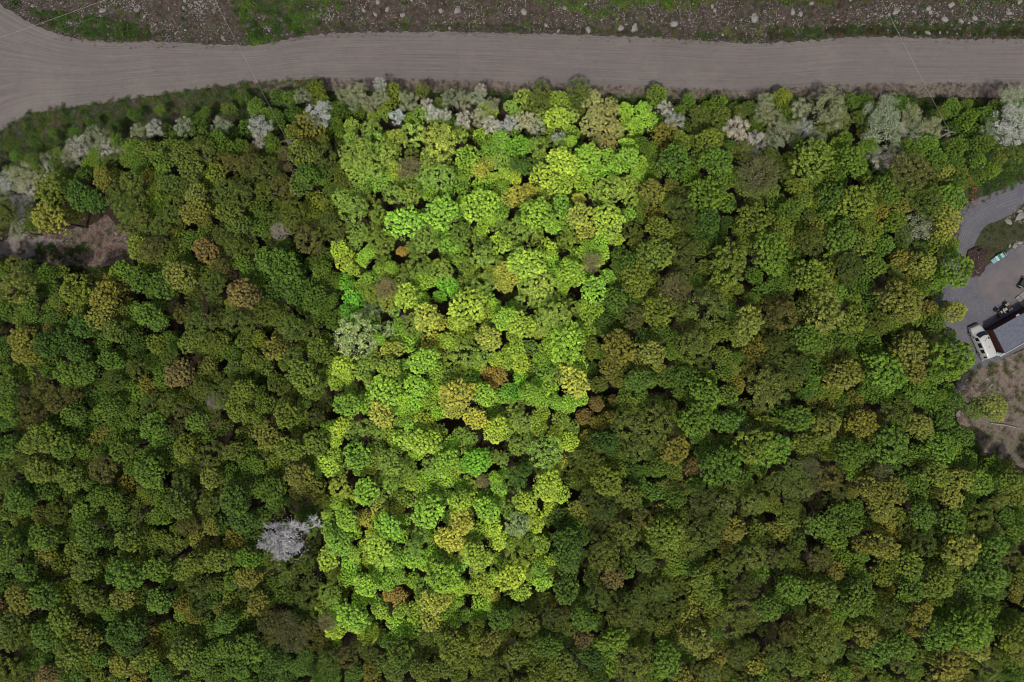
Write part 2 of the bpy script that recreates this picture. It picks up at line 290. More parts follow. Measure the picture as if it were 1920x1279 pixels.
# ---------------------------------------------------------------- what stands where
# crowns noted as: centre x, centre y, radius (photo pixels), colour letter
OUTER = """
151,277,21,p 185,262,22,q 202,281,20,p 225,285,14,q 130,300,18,q 90,302,14,q 95,328,18,p 15,340,18,p 50,335,24,q
55,355,16,p 45,380,20,p 47,405,14,p 15,400,24,s 35,432,15,q 8,365,16,q 100,358,34,y 95,410,32,k 140,402,18,y 150,368,26,d 178,378,24,d
120,325,18,o 205,320,12,t 195,335,22,w 225,330,14,y 225,372,24,o 238,397,22,s 250,345,24,s 257,372,20,s 283,335,18,k 290,354,14,y
285,385,14,l 302,392,13,l 240,300,16,g 262,300,18,g 280,283,20,o 305,302,22,g 345,290,26,o 382,283,26,s 360,315,24,o
425,280,17,l 455,275,18,g 440,310,20,n 470,312,22,n 405,325,20,y 393,347,14,l 320,345,22,o 346,352,20,s 330,377,20,o
370,366,22,k 366,398,24,w 396,385,18,y 425,362,24,s 455,366,24,s 432,400,26,o 450,422,22,o 268,410,20,s 305,425,20,o 325,405,18,s
240,430,16,s 262,465,24,y 286,470,26,n 307,468,22,o 275,490,16,y 340,450,18,y 361,450,16,g 329,436,10,w 387,470,24,c 402,496,14,w
335,514,29,k 366,505,16,y 351,532,20,k 455,492,18,l 470,515,18,g 420,440,20,o 441,462,20,o 415,500,16,n 400,531,24,o 457,551,31,c
10,508,18,g 265,526,26,g 303,536,26,g 40,541,34,m 76,530,16,g 50,566,24,g 20,585,20,g 42,597,18,g 145,540,30,y 150,570,20,y 184,520,18,w 205,522,14,w
200,557,30,w 190,592,26,w 226,585,18,w 108,562,16,y 117,585,18,w 150,590,14,y 68,595,20,g 95,616,14,w 45,636,26,w 50,666,22,w
280,590,28,g 300,606,18,g 240,568,12,w 155,612,24,d 176,620,16,d 90,648,26,d 123,637,26,d 150,666,24,d 130,702,26,g 164,700,22,g
195,641,20,g 215,620,22,o 210,675,24,g 236,660,16,g 266,650,20,d 295,645,20,y 320,634,14,g 320,670,18,o 290,681,16,g
376,610,26,o 358,640,22,y 390,640,18,o 415,641,20,o 345,590,18,n 443,598,25,s 470,608,20,s 460,636,20,y 476,652,16,y 436,660,20,g
260,691,22,o 337,700,28,c 390,686,20,w 305,716,16,l 352,742,20,y 326,740,14,y 215,716,22,o 190,720,12,w 280,725,20,w
404,752,17,f 395,735,17,s 418,752,15,s 400,772,14,s 375,730,18,s 430,728,18,s 457,735,26,y 445,768,24,y 470,777,20,y 440,692,18,o 30,700,20,g 18,722,22,g 55,702,18,y 5,660,18,g
85,730,22,n 110,750,24,n 140,736,22,n 45,750,22,v 60,772,18,n 14,760,22,l 12,792,18,g 180,745,20,g 141,777,24,g 205,766,24,g 240,740,18,l 255,766,18,g
285,757,20,v 320,760,24,o 347,772,20,n 290,800,28,g 312,816,20,g 370,790,22,g 405,790,14,n 420,802,16,o 88,818,34,y 122,836,26,g 60,830,22,y 105,792,20,g
195,806,14,w 174,800,16,g 225,810,20,g 15,838,26,g 35,822,16,g 165,846,20,g 153,862,14,y 226,846,22,g 248,848,16,o 300,830,20,g
350,838,26,y 347,866,16,y 396,850,26,v 440,846,22,o 462,815,20,y 465,862,20,g 365,877,8,c 75,880,28,o 50,870,18,o 100,892,20,o 20,876,18,o 15,905,20,s
135,898,26,y 162,890,20,g 133,925,18,y 196,880,26,n 240,906,20,w 283,884,30,g 290,915,18,g 317,870,16,g 340,900,18,v 395,896,22,k 432,885,16,g 449,897,14,l
470,880,20,g 35,935,26,g 60,930,16,g 76,925,14,g 190,930,22,g 221,945,22,g 260,936,18,y 336,944,28,o 352,926,20,o 394,944,22,o
440,938,32,d 452,972,28,d 80,966,20,w 110,960,22,o 160,956,26,g 200,965,18,g 306,962,22,l 40,975,18,y 255,970,14,s 355,985,20,n 398,985,18,w
82,1007,28,g 172,1000,28,g 205,1010,20,d 245,1010,26,y 240,1036,18,y 290,1022,20,y 270,1047,14,y 325,1020,20,o 335,990,14,y 376,1014,20,k 350,1015,10,y
441,1010,20,w 18,1030,28,g 88,1040,20,w 148,1030,24,y 172,1050,22,o 370,1055,26,y 410,1050,26,y 441,1040,20,g 466,1045,22,l
50,1072,22,g 95,1078,12,w 120,1062,20,y 163,1066,26,o 236,1076,34,g 297,1066,26,g 39,1121,28,w 10,1143,8,c 10,1092,20,d
84,1116,28,g 120,1098,18,y 122,1120,10,y 168,1120,28,o 232,1119,24,w 257,1124,20,w 299,1126,26,g 375,1095,24,v 345,1090,12,y 401,1096,20,o
345,1131,20,w 403,1122,20,g 417,1142,18,w 30,1165,28,o 22,1197,24,o 50,1187,20,o 120,1162,28,y 80,1165,16,g 88,1192,26,g
176,1150,14,y 215,1146,20,g 166,1195,26,w 224,1184,26,d 256,1178,26,d 241,1208,24,d 295,1190,20,w 330,1180,16,g 367,1181,20,y 405,1180,20,g
136,1227,28,y 163,1234,18,y 190,1232,20,g 232,1244,26,k 275,1236,22,y 348,1224,32,y 376,1246,22,g 402,1224,24,g 300,1256,22,g 20,1250,28,o 47,1245,18,g
90,1266,22,c 130,1266,18,g 190,1272,16,y 260,1272,18,w 466,1081,24,w 510,1091,18,g 425,1100,16,g 545,1062,24,o 575,1056,20,o 585,1094,20,v
485,1130,24,w 540,1116,20,g 575,1122,20,o 442,1148,18,y 505,1165,22,n 535,1170,26,b 550,1196,26,b 508,1196,18,n 580,1178,18,n
425,1166,22,g 415,1187,20,g 470,1170,18,d 470,1214,30,g 430,1216,24,g 446,1246,26,g 522,1240,26,d 500,1263,20,d 560,1250,18,g 585,1252,16,d
620,1240,22,o 652,1231,22,n 625,1266,18,g 665,1262,18,g 692,1216,20,o 750,1219,28,g 740,1256,22,o 695,1256,18,w 790,1215,20,o 790,1256,22,o
850,1212,30,y 872,1238,20,y 828,1250,24,o 895,1180,22,y 916,1204,24,w 938,1160,22,g 962,1182,14,y 987,1168,24,o 970,1225,26,o
1024,1210,26,g 935,1256,26,o 1038,1160,22,v 1058,1150,14,c 1038,1128,10,c 1062,1105,28,g 1064,1035,32,d 1066,1066,22,g 1060,1008,24,d
1095,1160,24,l 1093,1197,20,c 1150,1203,28,l 1189,1247,34,m 1120,1236,18,d 1150,1082,23,c 1132,1042,30,s 1110,1085,18,o
1120,1122,22,s 1163,1150,28,s 1188,1128,22,s 1180,1178,18,s 1060,1246,26,o 1010,1262,20,y 1090,1266,16,o 1205,1050,22,o
1262,1066,18,l 1315,1083,24,y 1330,1114,22,y 1332,1140,20,y 1207,1110,20,s 1240,1106,22,s 1235,1136,20,v 1194,1152,24,s 1241,1175,20,y
1294,1152,22,k 1284,1174,18,k 1322,1170,18,k 1348,1090,16,l 1365,1060,24,s 1376,1100,16,o 1412,1040,24,m 1422,1074,20,l 1445,1046,20,n
1475,1045,24,o 1495,1062,14,y 1404,1100,20,v 1486,1105,30,l 1470,1083,20,o 1380,1138,32,m 1396,1168,20,s 1440,1140,26,g
1522,1186,42,s 1546,1212,28,m 1480,1182,20,n 1537,1108,30,y 1537,1143,22,w 1560,1170,20,y 1535,1045,24,n 1567,1070,18,w
1311,1202,28,w 1289,1196,18,w 1352,1205,16,y 1250,1236,30,l 1205,1214,20,o 1290,1230,14,g 1276,1270,24,w 1346,1236,18,w
1382,1230,22,s 1418,1246,22,k 1452,1230,24,s 1496,1243,26,y 1330,1264,20,m 1460,1270,18,m 1545,1274,22,k
1598,1057,22,l 1653,1022,30,w 1617,1022,18,w 1730,1022,24,v 1800,1030,34,k 1768,1048,22,y 1703,1057,28,y 1650,1080,22,y
1607,1122,32,g 1640,1137,18,y 1665,1105,14,w 1708,1105,26,g 1758,1092,30,y 1780,1120,18,y 1850,1078,37,t 1861,1026,28,g
1892,1040,20,n 1912,1062,20,o 1910,1096,20,w 1670,1157,26,o 1725,1149,24,w 1818,1180,42,l 1756,1190,33,l 1832,1214,24,k 1850,1140,22,g
1622,1188,26,w 1644,1222,28,t 1689,1210,28,t 1681,1246,15,m 1778,1248,34,w 1745,1228,18,y 1600,1256,22,w 1650,1272,20,y
1852,1255,22,s 1820,1236,18,y 1900,1192,30,y 1907,1226,20,w 1893,1162,18,o 1902,1270,18,g 1570,1215,16,g
1493,784,30,t 1547,797,28,w 1545,752,22,w 1550,826,18,y 1615,792,30,w 1599,819,16,w 1624,820,16,k 1678,768,28,o 1722,799,26,k 1767,782,22,g
1665,832,36,t 1590,850,32,g 1600,884,18,l 1757,840,32,l 1800,818,22,g 1508,832,24,y 1445,843,34,l 1485,880,20,s 1455,905,22,s 1480,922,14,m
1520,876,18,b 1552,895,26,n 1655,890,20,b 1632,917,26,w 1676,920,28,w 1650,952,28,w 1654,985,22,w 1720,905,20,g 1758,888,26,y 1806,898,26,k 1780,928,24,k
1833,903,26,l 1890,900,26,y 1877,936,12,m 1728,966,26,g 1784,976,26,t 1830,970,26,o 1905,966,16,g 1538,984,28,t 1578,960,22,g 1592,985,22,g
1477,974,22,y 1485,945,18,o 1447,992,16,k 1450,938,12,w 1170,797,26,s 1227,796,34,s 1192,842,24,s 1132,826,26,d 1100,820,15,k
1108,862,26,o 1137,900,30,y 1160,880,20,y 1236,876,20,t 1198,882,12,d 1266,843,27,w 1296,876,17,c 1305,786,33,l 1360,790,24,t 1326,826,18,g
1350,872,42,g 1415,834,38,y 1352,822,11,w 1225,920,22,t 1245,909,14,k 1272,895,8,k 1266,935,20,g 1286,914,13,k 1318,936,26,v 1360,945,20,m 1402,920,18,o
1412,940,24,m 1105,936,20,v 1097,970,16,k 1182,930,24,o 1132,952,22,v 1247,997,38,y 1245,960,20,y 1172,1000,28,m 1205,972,20,n 1316,1002,32,s
1376,992,24,w 1350,974,18,s 1417,997,20,y 1285,958,10,k 1128,1018,26,v 1152,562,26,g 1150,592,20,d 1192,522,32,y 1236,580,32,y 1234,620,22,g
1184,594,22,n 1265,542,30,b 1160,650,34,w 1198,678,20,w 1222,662,26,k 1236,690,12,k 1197,712,24,t 1122,720,18,o 1155,715,13,w 1118,757,16,c
1150,750,10,c 1178,756,22,y 1142,785,18,w 1323,578,38,s 1346,624,20,y 1362,496,44,y 1402,603,32,k 1410,662,22,w 1297,650,32,s 1353,668,22,y
1290,706,24,g 1322,738,30,l 1380,720,18,w 1375,692,14,k 1432,722,37,m 1415,778,16,w 1430,548,22,g 1465,592,28,n 1540,580,42,k 1520,520,34,y
1514,634,30,l 1597,600,26,y 1588,640,18,t 1614,534,22,g 1687,567,43,w 1645,606,24,o 1450,650,20,v 1475,676,16,s 1495,690,24,v 1531,670,15,y
1522,717,16,l 1580,702,32,w 1658,700,37,l 1640,738,22,g 1702,655,34,w 1714,692,24,w 1778,674,43,L 1600,750,20,w 1735,738,22,l 1862,764,26,k
1828,766,20,o 1420,330,38,b 1440,296,20,v 1520,300,42,y 1520,340,22,y 1597,304,30,l 1620,326,14,l 1560,370,28,d 1606,380,36,y 1660,358,26,g
1702,322,38,n 1700,350,24,o 1770,326,20,k 1806,342,15,w 1650,396,16,w 1692,386,20,k 1677,415,22,g 1717,430,24,q 1738,382,28,o 1782,372,26,l 1774,410,28,k
1762,444,18,k 1755,462,22,y 1656,460,22,l 1575,444,32,t 1615,456,24,y 1530,432,22,w 1520,455,24,v 1412,410,34,y 1480,394,24,g 1501,376,22,y
1465,430,20,y 1445,474,40,l 1690,488,22,w 1730,496,26,k 1794,508,33,L 1788,585,21,k 1636,500,24,g 1590,500,26,v 1550,207,34,q 1500,205,16,q
1448,225,18,q 1475,250,22,q 1506,240,17,p 1528,260,16,q 1448,265,15,q 1652,212,28,q 1650,246,32,q 1685,245,13,p 1706,215,18,q 1711,250,18,q 1742,242,20,q
1685,280,20,q 1652,302,18,p 1636,290,15,q 1465,184,20,y 1595,190,18,g 1900,190,26,q 1890,238,30,p 1858,245,18,q 1911,252,14,p 1812,222,20,l 1820,252,22,g
1792,275,20,g 1380,245,20,p 1411,269,20,p 1265,228,15,p 1247,205,12,p 1300,246,12,s 1305,214,15,s 1232,180,20,y 1290,190,14,g 1345,196,20,g 1430,212,16,q
1436,190,13,q 1312,220,20,s 1350,222,20,o 1386,214,16,o 1247,256,28,w 1265,305,34,g 1220,286,18,g 1330,263,26,y 1343,302,30,g 1295,265,14,y
1325,362,36,l 1330,412,24,d 1222,360,24,w 1215,334,14,g 1270,390,22,v 1225,402,20,w 1236,428,24,y 1186,437,20,o 1228,476,34,y 1281,472,28,v 1182,496,24,g
580,240,32,w 568,288,28,y 576,330,24,g 534,288,13,b 540,314,9,b 500,320,26,v 530,348,22,n 561,346,24,o 608,297,24,v 630,318,13,o 597,376,20,y
620,356,14,o 500,360,20,o 488,408,14,g 526,432,17,f 520,412,17,s 545,425,14,s 551,398,24,o 590,408,16,y 615,412,16,s 580,450,26,n 502,487,24,t 532,500,36,t 542,526,28,d 514,548,22,d
606,508,22,g 592,562,24,g 502,586,24,o 606,588,18,g 550,614,26,o 582,622,18,o 517,654,24,w 551,666,20,s 596,655,24,y 497,684,20,y 517,716,20,o
570,704,32,y 532,688,8,k 500,757,22,y 484,740,16,g 538,777,26,y 536,752,11,k 572,752,14,g 592,782,18,v 505,817,30,w 592,830,24,y 545,840,26,y
562,856,14,s 517,885,20,y 560,890,26,w 590,886,16,g 510,915,26,g 562,920,20,w 600,932,16,y 515,942,18,g 585,956,18,g 482,870,18,g 540,1003,47,z
600,215,21,p 568,180,14,q 592,172,22,y 490,238,19,p 492,262,17,p 645,182,14,q 671,176,18,q 712,160,11,p 715,181,15,q 665,192,14,q 692,196,14,q
765,190,16,q 791,170,14,s 800,195,10,p 845,186,15,q 870,190,15,q 896,186,15,q 902,170,10,p 925,196,12,q 1015,172,18,s 1085,172,22,s 545,185,16,g 620,225,18,g
430,205,15,o 355,218,12,d 330,256,14,g 480,200,16,g 522,182,16,d 455,182,12,d 505,216,16,g 552,214,18,d 62,300,14,o 30,292,12,g 110,288,12,o 20,322,14,o 66,268,12,d
205,250,12,n 215,236,10,d 292,243,15,p 262,250,14,q 345,238,15,q 415,236,15,q 385,212,12,g 140,246,11,d 100,250,10,g 170,230,9,d 250,215,10,d 300,205,10,g
1840,270,20,g 1832,302,18,g 1876,292,16,o 1902,292,16,o 1846,222,20,g 1872,204,18,o 1782,202,18,g 1786,240,14,d 1760,214,14,o 1832,332,17,g 1862,318,15,l 1810,196,14,g
"""
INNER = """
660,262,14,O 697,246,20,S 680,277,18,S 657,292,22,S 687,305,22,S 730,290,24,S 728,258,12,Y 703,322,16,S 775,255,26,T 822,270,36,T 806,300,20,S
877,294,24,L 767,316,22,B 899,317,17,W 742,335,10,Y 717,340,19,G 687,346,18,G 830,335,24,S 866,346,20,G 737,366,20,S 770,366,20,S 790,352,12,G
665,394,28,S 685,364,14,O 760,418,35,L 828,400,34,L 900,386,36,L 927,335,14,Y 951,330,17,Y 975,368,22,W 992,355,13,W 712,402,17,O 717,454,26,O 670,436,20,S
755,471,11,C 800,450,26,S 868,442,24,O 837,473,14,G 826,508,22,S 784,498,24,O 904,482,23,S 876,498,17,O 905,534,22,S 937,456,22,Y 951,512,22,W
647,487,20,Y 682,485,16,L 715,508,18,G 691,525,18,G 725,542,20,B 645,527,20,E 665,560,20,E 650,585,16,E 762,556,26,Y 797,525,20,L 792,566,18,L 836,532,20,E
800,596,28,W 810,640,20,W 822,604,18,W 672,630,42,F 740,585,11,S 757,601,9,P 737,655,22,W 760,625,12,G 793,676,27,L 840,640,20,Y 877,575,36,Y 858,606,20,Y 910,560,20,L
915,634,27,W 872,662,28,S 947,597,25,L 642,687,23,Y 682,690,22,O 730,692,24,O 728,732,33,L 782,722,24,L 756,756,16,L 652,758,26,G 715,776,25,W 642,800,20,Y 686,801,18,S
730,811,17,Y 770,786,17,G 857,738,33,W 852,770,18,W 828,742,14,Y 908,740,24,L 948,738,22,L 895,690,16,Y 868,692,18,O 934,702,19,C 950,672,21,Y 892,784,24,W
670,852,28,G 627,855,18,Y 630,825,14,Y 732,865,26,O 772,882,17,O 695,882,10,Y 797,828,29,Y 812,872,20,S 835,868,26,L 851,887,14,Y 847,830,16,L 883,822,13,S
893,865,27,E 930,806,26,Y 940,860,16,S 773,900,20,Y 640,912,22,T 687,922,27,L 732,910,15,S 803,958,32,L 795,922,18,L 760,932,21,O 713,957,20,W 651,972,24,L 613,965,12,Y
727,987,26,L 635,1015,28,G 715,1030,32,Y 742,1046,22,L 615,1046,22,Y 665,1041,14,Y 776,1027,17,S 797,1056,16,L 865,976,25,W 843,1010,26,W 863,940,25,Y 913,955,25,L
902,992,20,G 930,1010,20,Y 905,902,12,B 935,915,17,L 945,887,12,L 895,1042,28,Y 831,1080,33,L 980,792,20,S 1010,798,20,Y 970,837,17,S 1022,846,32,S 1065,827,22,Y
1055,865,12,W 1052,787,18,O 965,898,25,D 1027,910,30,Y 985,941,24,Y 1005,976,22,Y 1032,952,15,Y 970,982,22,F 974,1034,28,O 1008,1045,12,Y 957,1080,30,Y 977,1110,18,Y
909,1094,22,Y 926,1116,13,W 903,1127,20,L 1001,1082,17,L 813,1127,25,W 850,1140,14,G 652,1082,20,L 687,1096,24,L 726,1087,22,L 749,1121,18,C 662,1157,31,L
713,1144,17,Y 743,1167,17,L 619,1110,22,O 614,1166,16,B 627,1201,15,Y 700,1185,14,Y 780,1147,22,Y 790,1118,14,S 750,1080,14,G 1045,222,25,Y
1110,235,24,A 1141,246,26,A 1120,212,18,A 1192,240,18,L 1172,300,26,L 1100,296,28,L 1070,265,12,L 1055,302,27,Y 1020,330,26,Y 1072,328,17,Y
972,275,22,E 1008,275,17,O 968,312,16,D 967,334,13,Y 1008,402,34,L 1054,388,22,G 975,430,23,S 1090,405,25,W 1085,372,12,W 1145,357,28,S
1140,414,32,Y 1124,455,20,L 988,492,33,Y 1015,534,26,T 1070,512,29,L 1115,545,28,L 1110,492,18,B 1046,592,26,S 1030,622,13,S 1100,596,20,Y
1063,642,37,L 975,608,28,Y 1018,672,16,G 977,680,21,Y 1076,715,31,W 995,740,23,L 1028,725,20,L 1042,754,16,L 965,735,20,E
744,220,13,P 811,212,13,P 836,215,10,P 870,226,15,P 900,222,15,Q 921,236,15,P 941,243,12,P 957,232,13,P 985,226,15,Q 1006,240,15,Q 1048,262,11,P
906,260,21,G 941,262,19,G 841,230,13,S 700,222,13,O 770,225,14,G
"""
STONES = """
198,25,5 355,7,4 350,20,4 63,13,3 348,57,3 475,56,4 755,30,4 683,22,4 727,20,5 704,28,4 827,22,5 858,23,6 710,8,5 843,52,3 773,5,3 982,25,7 1058,18,4
1024,46,4 1047,58,3 1263,45,7 1103,55,6 1190,53,7 1165,52,6 1332,18,4 1337,24,4 1412,38,8 1097,12,3 1483,27,6 1498,30,5 1517,12,4 1676,25,6 1736,20,5
1740,26,4 1776,15,6 1768,38,6 1824,36,5 1800,41,4 1740,62,5 1716,61,3 1764,61,3 1902,10,5 1887,28,4 53,509,5 64,516,6 1890,416,6 1912,406,8 1911,396,5
1902,461,5 1911,455,4 1799,722,9 1793,732,6 1789,745,6 1795,776,6 1755,705,3 1812,712,3 62,528,4
"""
# ---------------------------------------------------------------- ground, roads, bank
def polyline(pts, step):
    out = []
    for (a, b) in zip(pts[:-1], pts[1:]):
        a, b = Vector(a), Vector(b); n = max(1, int((b - a).length / step))
        for i in range(n): out.append(a.lerp(b, i / n))
    out.append(Vector(pts[-1])); return out

def wob(x, y, amp, f):
    return amp * (noise.noise(Vector((x * f, y * f, 3.1))) + 0.5 * noise.noise(Vector((x * f * 2.7, y * f * 2.7, 9.3))) + 0.35 * noise.noise(Vector((x * f * 7, y * f * 7, 5.0))))

def in_poly(x, y, poly):
    c = False; j = len(poly) - 1
    for i in range(len(poly)):
        xi, yi = poly[i]; xj, yj = poly[j]
        if (yi > y) != (yj > y) and x < (xj - xi) * (y - yi) / (yj - yi) + xi: c = not c
        j = i
    return c

def sheet(name, poly_px, z, mat, amp=0.5, step=0.5, uvdir=None):
    pts = [P(u, v)[:2] for u, v in poly_px]; pts.append(pts[0])
    line = polyline(pts, step)[:-1]
    line = [Vector((p[0] + wob(p[0], p[1], amp, 0.5), p[1] + wob(p[1] + 40, p[0], amp, 0.5))) for p in line]
    tris = geometry.tessellate_polygon([[Vector((p.x, p.y, 0)) for p in line]])
    me = bpy.data.meshes.new(name)
    me.from_pydata([(p.x, p.y, z) for p in line], [], [tuple(t) for t in tris])
    me.materials.append(mat)
    uv = me.uv_layers.new(name="UVMap")
    ca, sa = math.cos(uvdir or 0), math.sin(uvdir or 0)
    for l in me.loops:
        x, y, _ = me.vertices[l.vertex_index].co
        uv.data[l.index].uv = (x * ca + y * sa, -x * sa + y * ca)
    me.update()
    if sum(p.normal.z for p in me.polygons) < 0: me.flip_normals()
    return tag(obj(name, me), kind="structure")

# one big sheet of woodland soil
me = bpy.data.meshes.new("forest_floor")
y_top = P(0, 105).y
me.from_pydata([(-400, -400, 0), (400, -400, 0), (400, y_top, 0), (-400, y_top, 0)], [], [(0, 1, 2, 3)])
me.materials.append(MAT_FLOOR)
tag(obj("forest_floor", me), kind="structure")

TOP = [(-700, -480), (-150, -95), (0, 8), (45, 38), (100, 62), (150, 74), (215, 80), (280, 77), (400, 84), (480, 86), (560, 69), (640, 62), (760, 60), (860, 60), (960, 62), (1100, 66),
       (1250, 72), (1400, 82), (1500, 78), (1600, 69), (1700, 70), (1800, 74), (1920, 73), (3200, 70)]
BOT = [(-700, 620), (-150, 335), (0, 248), (50, 216), (110, 204), (200, 192), (300, 178), (400, 164), (480, 154), (600, 151), (750, 151), (900, 154), (1000, 157), (1100, 161),
       (1250, 166), (1400, 171), (1450, 168), (1600, 160), (1750, 159), (1920, 158), (3200, 158)]
def edge_y(table, u):
    for (a, b) in zip(table[:-1], table[1:]):
        if a[0] <= u <= b[0]: return a[1] + (b[1] - a[1]) * (u - a[0]) / (b[0] - a[0])
    return table[0][1] if u < table[0][0] else table[-1][1]

def smooth_edge(table, u):
    return sum(edge_y(table, u + k) for k in (-18, -9, 0, 9, 18)) / 5

# the gravel road: a ribbon with ragged edges, tracks run along it
vsn, fcs, uvs = [], [], []
u, cols_ = -700.0, 0
NACR = 12
while u <= 3200:
    t_, b_ = smooth_edge(TOP, u), smooth_edge(BOT, u)
    pt, pb = P(u, t_), P(u, b_)
    yt = pt.y + wob(pt.x, 0, 0.30, 1.1); yb = pb.y + wob(pb.x, 70, 0.32, 1.0)
    for k in range(NACR + 1):
        f = k / NACR
        y = yb + (yt - yb) * f
        crown = 0.05 * (1 - (2 * f - 1) ** 2)
        vsn.append((pt.x, y, 0.016 + crown)); uvs.append((pt.x, (y - pb.y) / (pt.y - pb.y) * 8.0 + pt.x * 0.002))
    cols_ += 1; u += 3.0
for i in range(cols_ - 1):
    for k in range(NACR):
        a = i * (NACR + 1) + k
        fcs.append((a, a + NACR + 1, a + NACR + 2, a + 1))
me = bpy.data.meshes.new("gravel_road"); me.from_pydata(vsn, [], fcs); me.materials.append(MAT_ROAD)
uvl = me.uv_layers.new(name="UVMap")
for l in me.loops: uvl.data[l.index].uv = uvs[l.vertex_index]
for p in me.polygons: p.use_smooth = True
tag(obj("gravel_road", me), kind="structure")

# bank with rubble above the road
vsn, fcs = [], []
us = [-3200, -1800, -1100] + [-700 + 5 * i for i in range(0, 681)] + [3200, 4600]
vv = [110, 95, 85, 78, 72] + [68 - 4 * i for i in range(0, 60)] + [-300, -600, -3500]
def bank_h(u, v):
    e = edge_y(TOP, u)
    dd = e - v                      # pixels above the road edge
    if dd < 0: return -0.03
    x, y = (u - 960) * S, (639.5 - v) * S
    h = 1.9 * min(1, max(0, (dd - 22) / 75)) ** 1.2
    ditch = 0.35 * max(0, 1 - abs(dd - 17) / 14) * (1 if u > 600 else 0.4)
    n = wob(x, y, 0.16, 0.55) * min(1, dd / 12)
    return h - ditch + n + min(0.0, 0)
for v in vv:
    for u in us:
        hgt = bank_h(u, v)
        vsn.append(((u - 960) * S, (639.5 - v) * S, hgt))
nu = len(us)
for j in range(len(vv) - 1):
    for i in range(nu - 1):
        a = j * nu + i
        fcs.append((a, a + 1, a + nu + 1, a + nu))
me = bpy.data.meshes.new("rocky_bank"); me.from_pydata(vsn, [], fcs); me.materials.append(MAT_BANK)
for p in me.polygons: p.use_smooth = True
tag(obj("rocky_bank", me), kind="structure")

# other grounds
MEADOW = [(-160, 340), (0, 246), (50, 214), (110, 202), (200, 190), (300, 176), (400, 162), (480, 153), (600, 149), (620, 190), (560, 215), (470, 225), (380, 225), (300, 238), (240, 262), (170, 262), (100, 290), (60, 320), (0, 340), (-160, 420)]
VERGE = [(440, 155), (600, 149), (750, 149), (900, 152), (1000, 155), (1100, 159), (1250, 164), (1400, 169), (1450, 166), (1600, 158), (1750, 157), (1920, 156), (2200, 156), (2200, 186), (1920, 184), (1700, 182), (1500, 186), (1300, 186), (1100, 182), (900, 176), (700, 172), (560, 170), (440, 176)]
CLEARING = [(-160, 470), (0, 452), (30, 438), (110, 436), (160, 425), (200, 405), (245, 440), (248, 500), (180, 502), (100, 498), (30, 484), (-160, 505)]
SANDY = [(-120, 462), (0, 456), (35, 444), (90, 442), (120, 452), (75, 464), (60, 482), (25, 482), (-10, 472), (-120, 478)]
SCRUB = [(1798, 700), (1826, 690), (1870, 676), (1920, 655), (2300, 640), (2300, 900), (1925, 880), (1880, 862), (1845, 850), (1822, 815), (1795, 790), (1785, 740)]
RIGHTBANK = [(1740, 250), (1800, 215), (2300, 190), (2300, 330), (1920, 338), (1870, 358), (1835, 372), (1800, 372), (1770, 330)]
DRIVE = [(2300, 250), (1920, 336), (1890, 348), (1850, 366), (1815, 382), (1790, 400), (1778, 430), (1768, 470), (1752, 520), (1748, 560), (1762, 610), (1786, 655), (1806, 692), (1826, 694), (1850, 690), (1880, 672), (2100, 560), (2300, 430)]
YARD = [(2300, 350), (1920, 462), (1890, 480), (1862, 500), (1838, 520), (1830, 545), (1850, 560), (1868, 575), (1900, 560), (2300, 470)]
ISLAND = [(2300, 280), (1920, 382), (1900, 400), (1878, 410), (1852, 422), (1836, 440), (1826, 465), (1820, 492), (1826, 508), (1842, 505), (1858, 492), (1882, 476), (1905, 462), (1920, 448), (2300, 350)]
sheet("meadow_ground", MEADOW, 0.006, MAT_MEADOW, 0.25)
sheet("verge_ground", VERGE, 0.010, MAT_SCRUB, 0.2)
sheet("clearing_ground", CLEARING, 0.006, MAT_CLEAR, 0.5)
sheet("sandy_patch", SANDY, 0.011, MAT_SAND, 0.5)
sheet("scrub_ground", SCRUB, 0.006, MAT_SCRUB, 0.4)
sheet("roadside_ground", RIGHTBANK, 0.006, MAT_MEADOW, 0.4)
sheet("driveway", DRIVE, 0.014, MAT_DRIVE, 0.3, uvdir=R(55))
sheet("yard_ground", YARD, 0.020, MAT_LOT, 0.6)
sheet("planted_island", ISLAND, 0.028, MAT_MEADOW, 0.3)

# ---------------------------------------------------------------- plants: meshes shared by all alike
def unit(rnd):
    while True:
        v = Vector((rnd.uniform(-1, 1), rnd.uniform(-1, 1), rnd.uniform(-1, 1)))
        if 0.05 < v.length < 1: return v.normalized()

class Leaves:
    def __init__(s): s.v, s.f, s.c = [], [], []
    def leaf(s, p, n, a, w, l, col):
        t = n.orthogonal().normalized()
        t = (Matrix.Rotation(a, 3, n) @ t); b = n.cross(t)
        i = len(s.v)
        s.v += [p - t * l * .5, p + b * w * .5 - n * w * .08, p + t * l * .5, p - b * w * .5 - n * w * .08]
        s.f.append((i, i + 1, i + 2, i + 3)); s.c.append(col)
    def tube(s, pts, r0, r1, col):
        pts = [Vector(p) for p in pts]; base = len(s.v); m = len(pts)
        for i, p in enumerate(pts):
            t = (pts[min(i + 1, m - 1)] - pts[max(i - 1, 0)]).normalized(); a = t.orthogonal().normalized(); b = t.cross(a)
            r = r0 + (r1 - r0) * i / max(1, m - 1)
            for k in range(3):
                q = 2.094 * k; s.v.append(p + (a * math.cos(q) + b * math.sin(q)) * r)
        for i in range(m - 1):
            for k in range(3):
                s.f.append((base + i * 3 + k, base + i * 3 + (k + 1) % 3, base + i * 3 + 3 + (k + 1) % 3, base + i * 3 + 3 + k)); s.c.append(col)
    def mesh(s, name, mat):
        me = bpy.data.meshes.new(name); me.from_pydata([tuple(x) for x in s.v], [], s.f); me.materials.append(mat)
        at = me.attributes.new("tone", 'FLOAT_COLOR', 'FACE')
        at.data.foreach_set("color", [y for c in s.c for y in (c[0], c[1], c[2], 1.0)])
        me.update(); return me

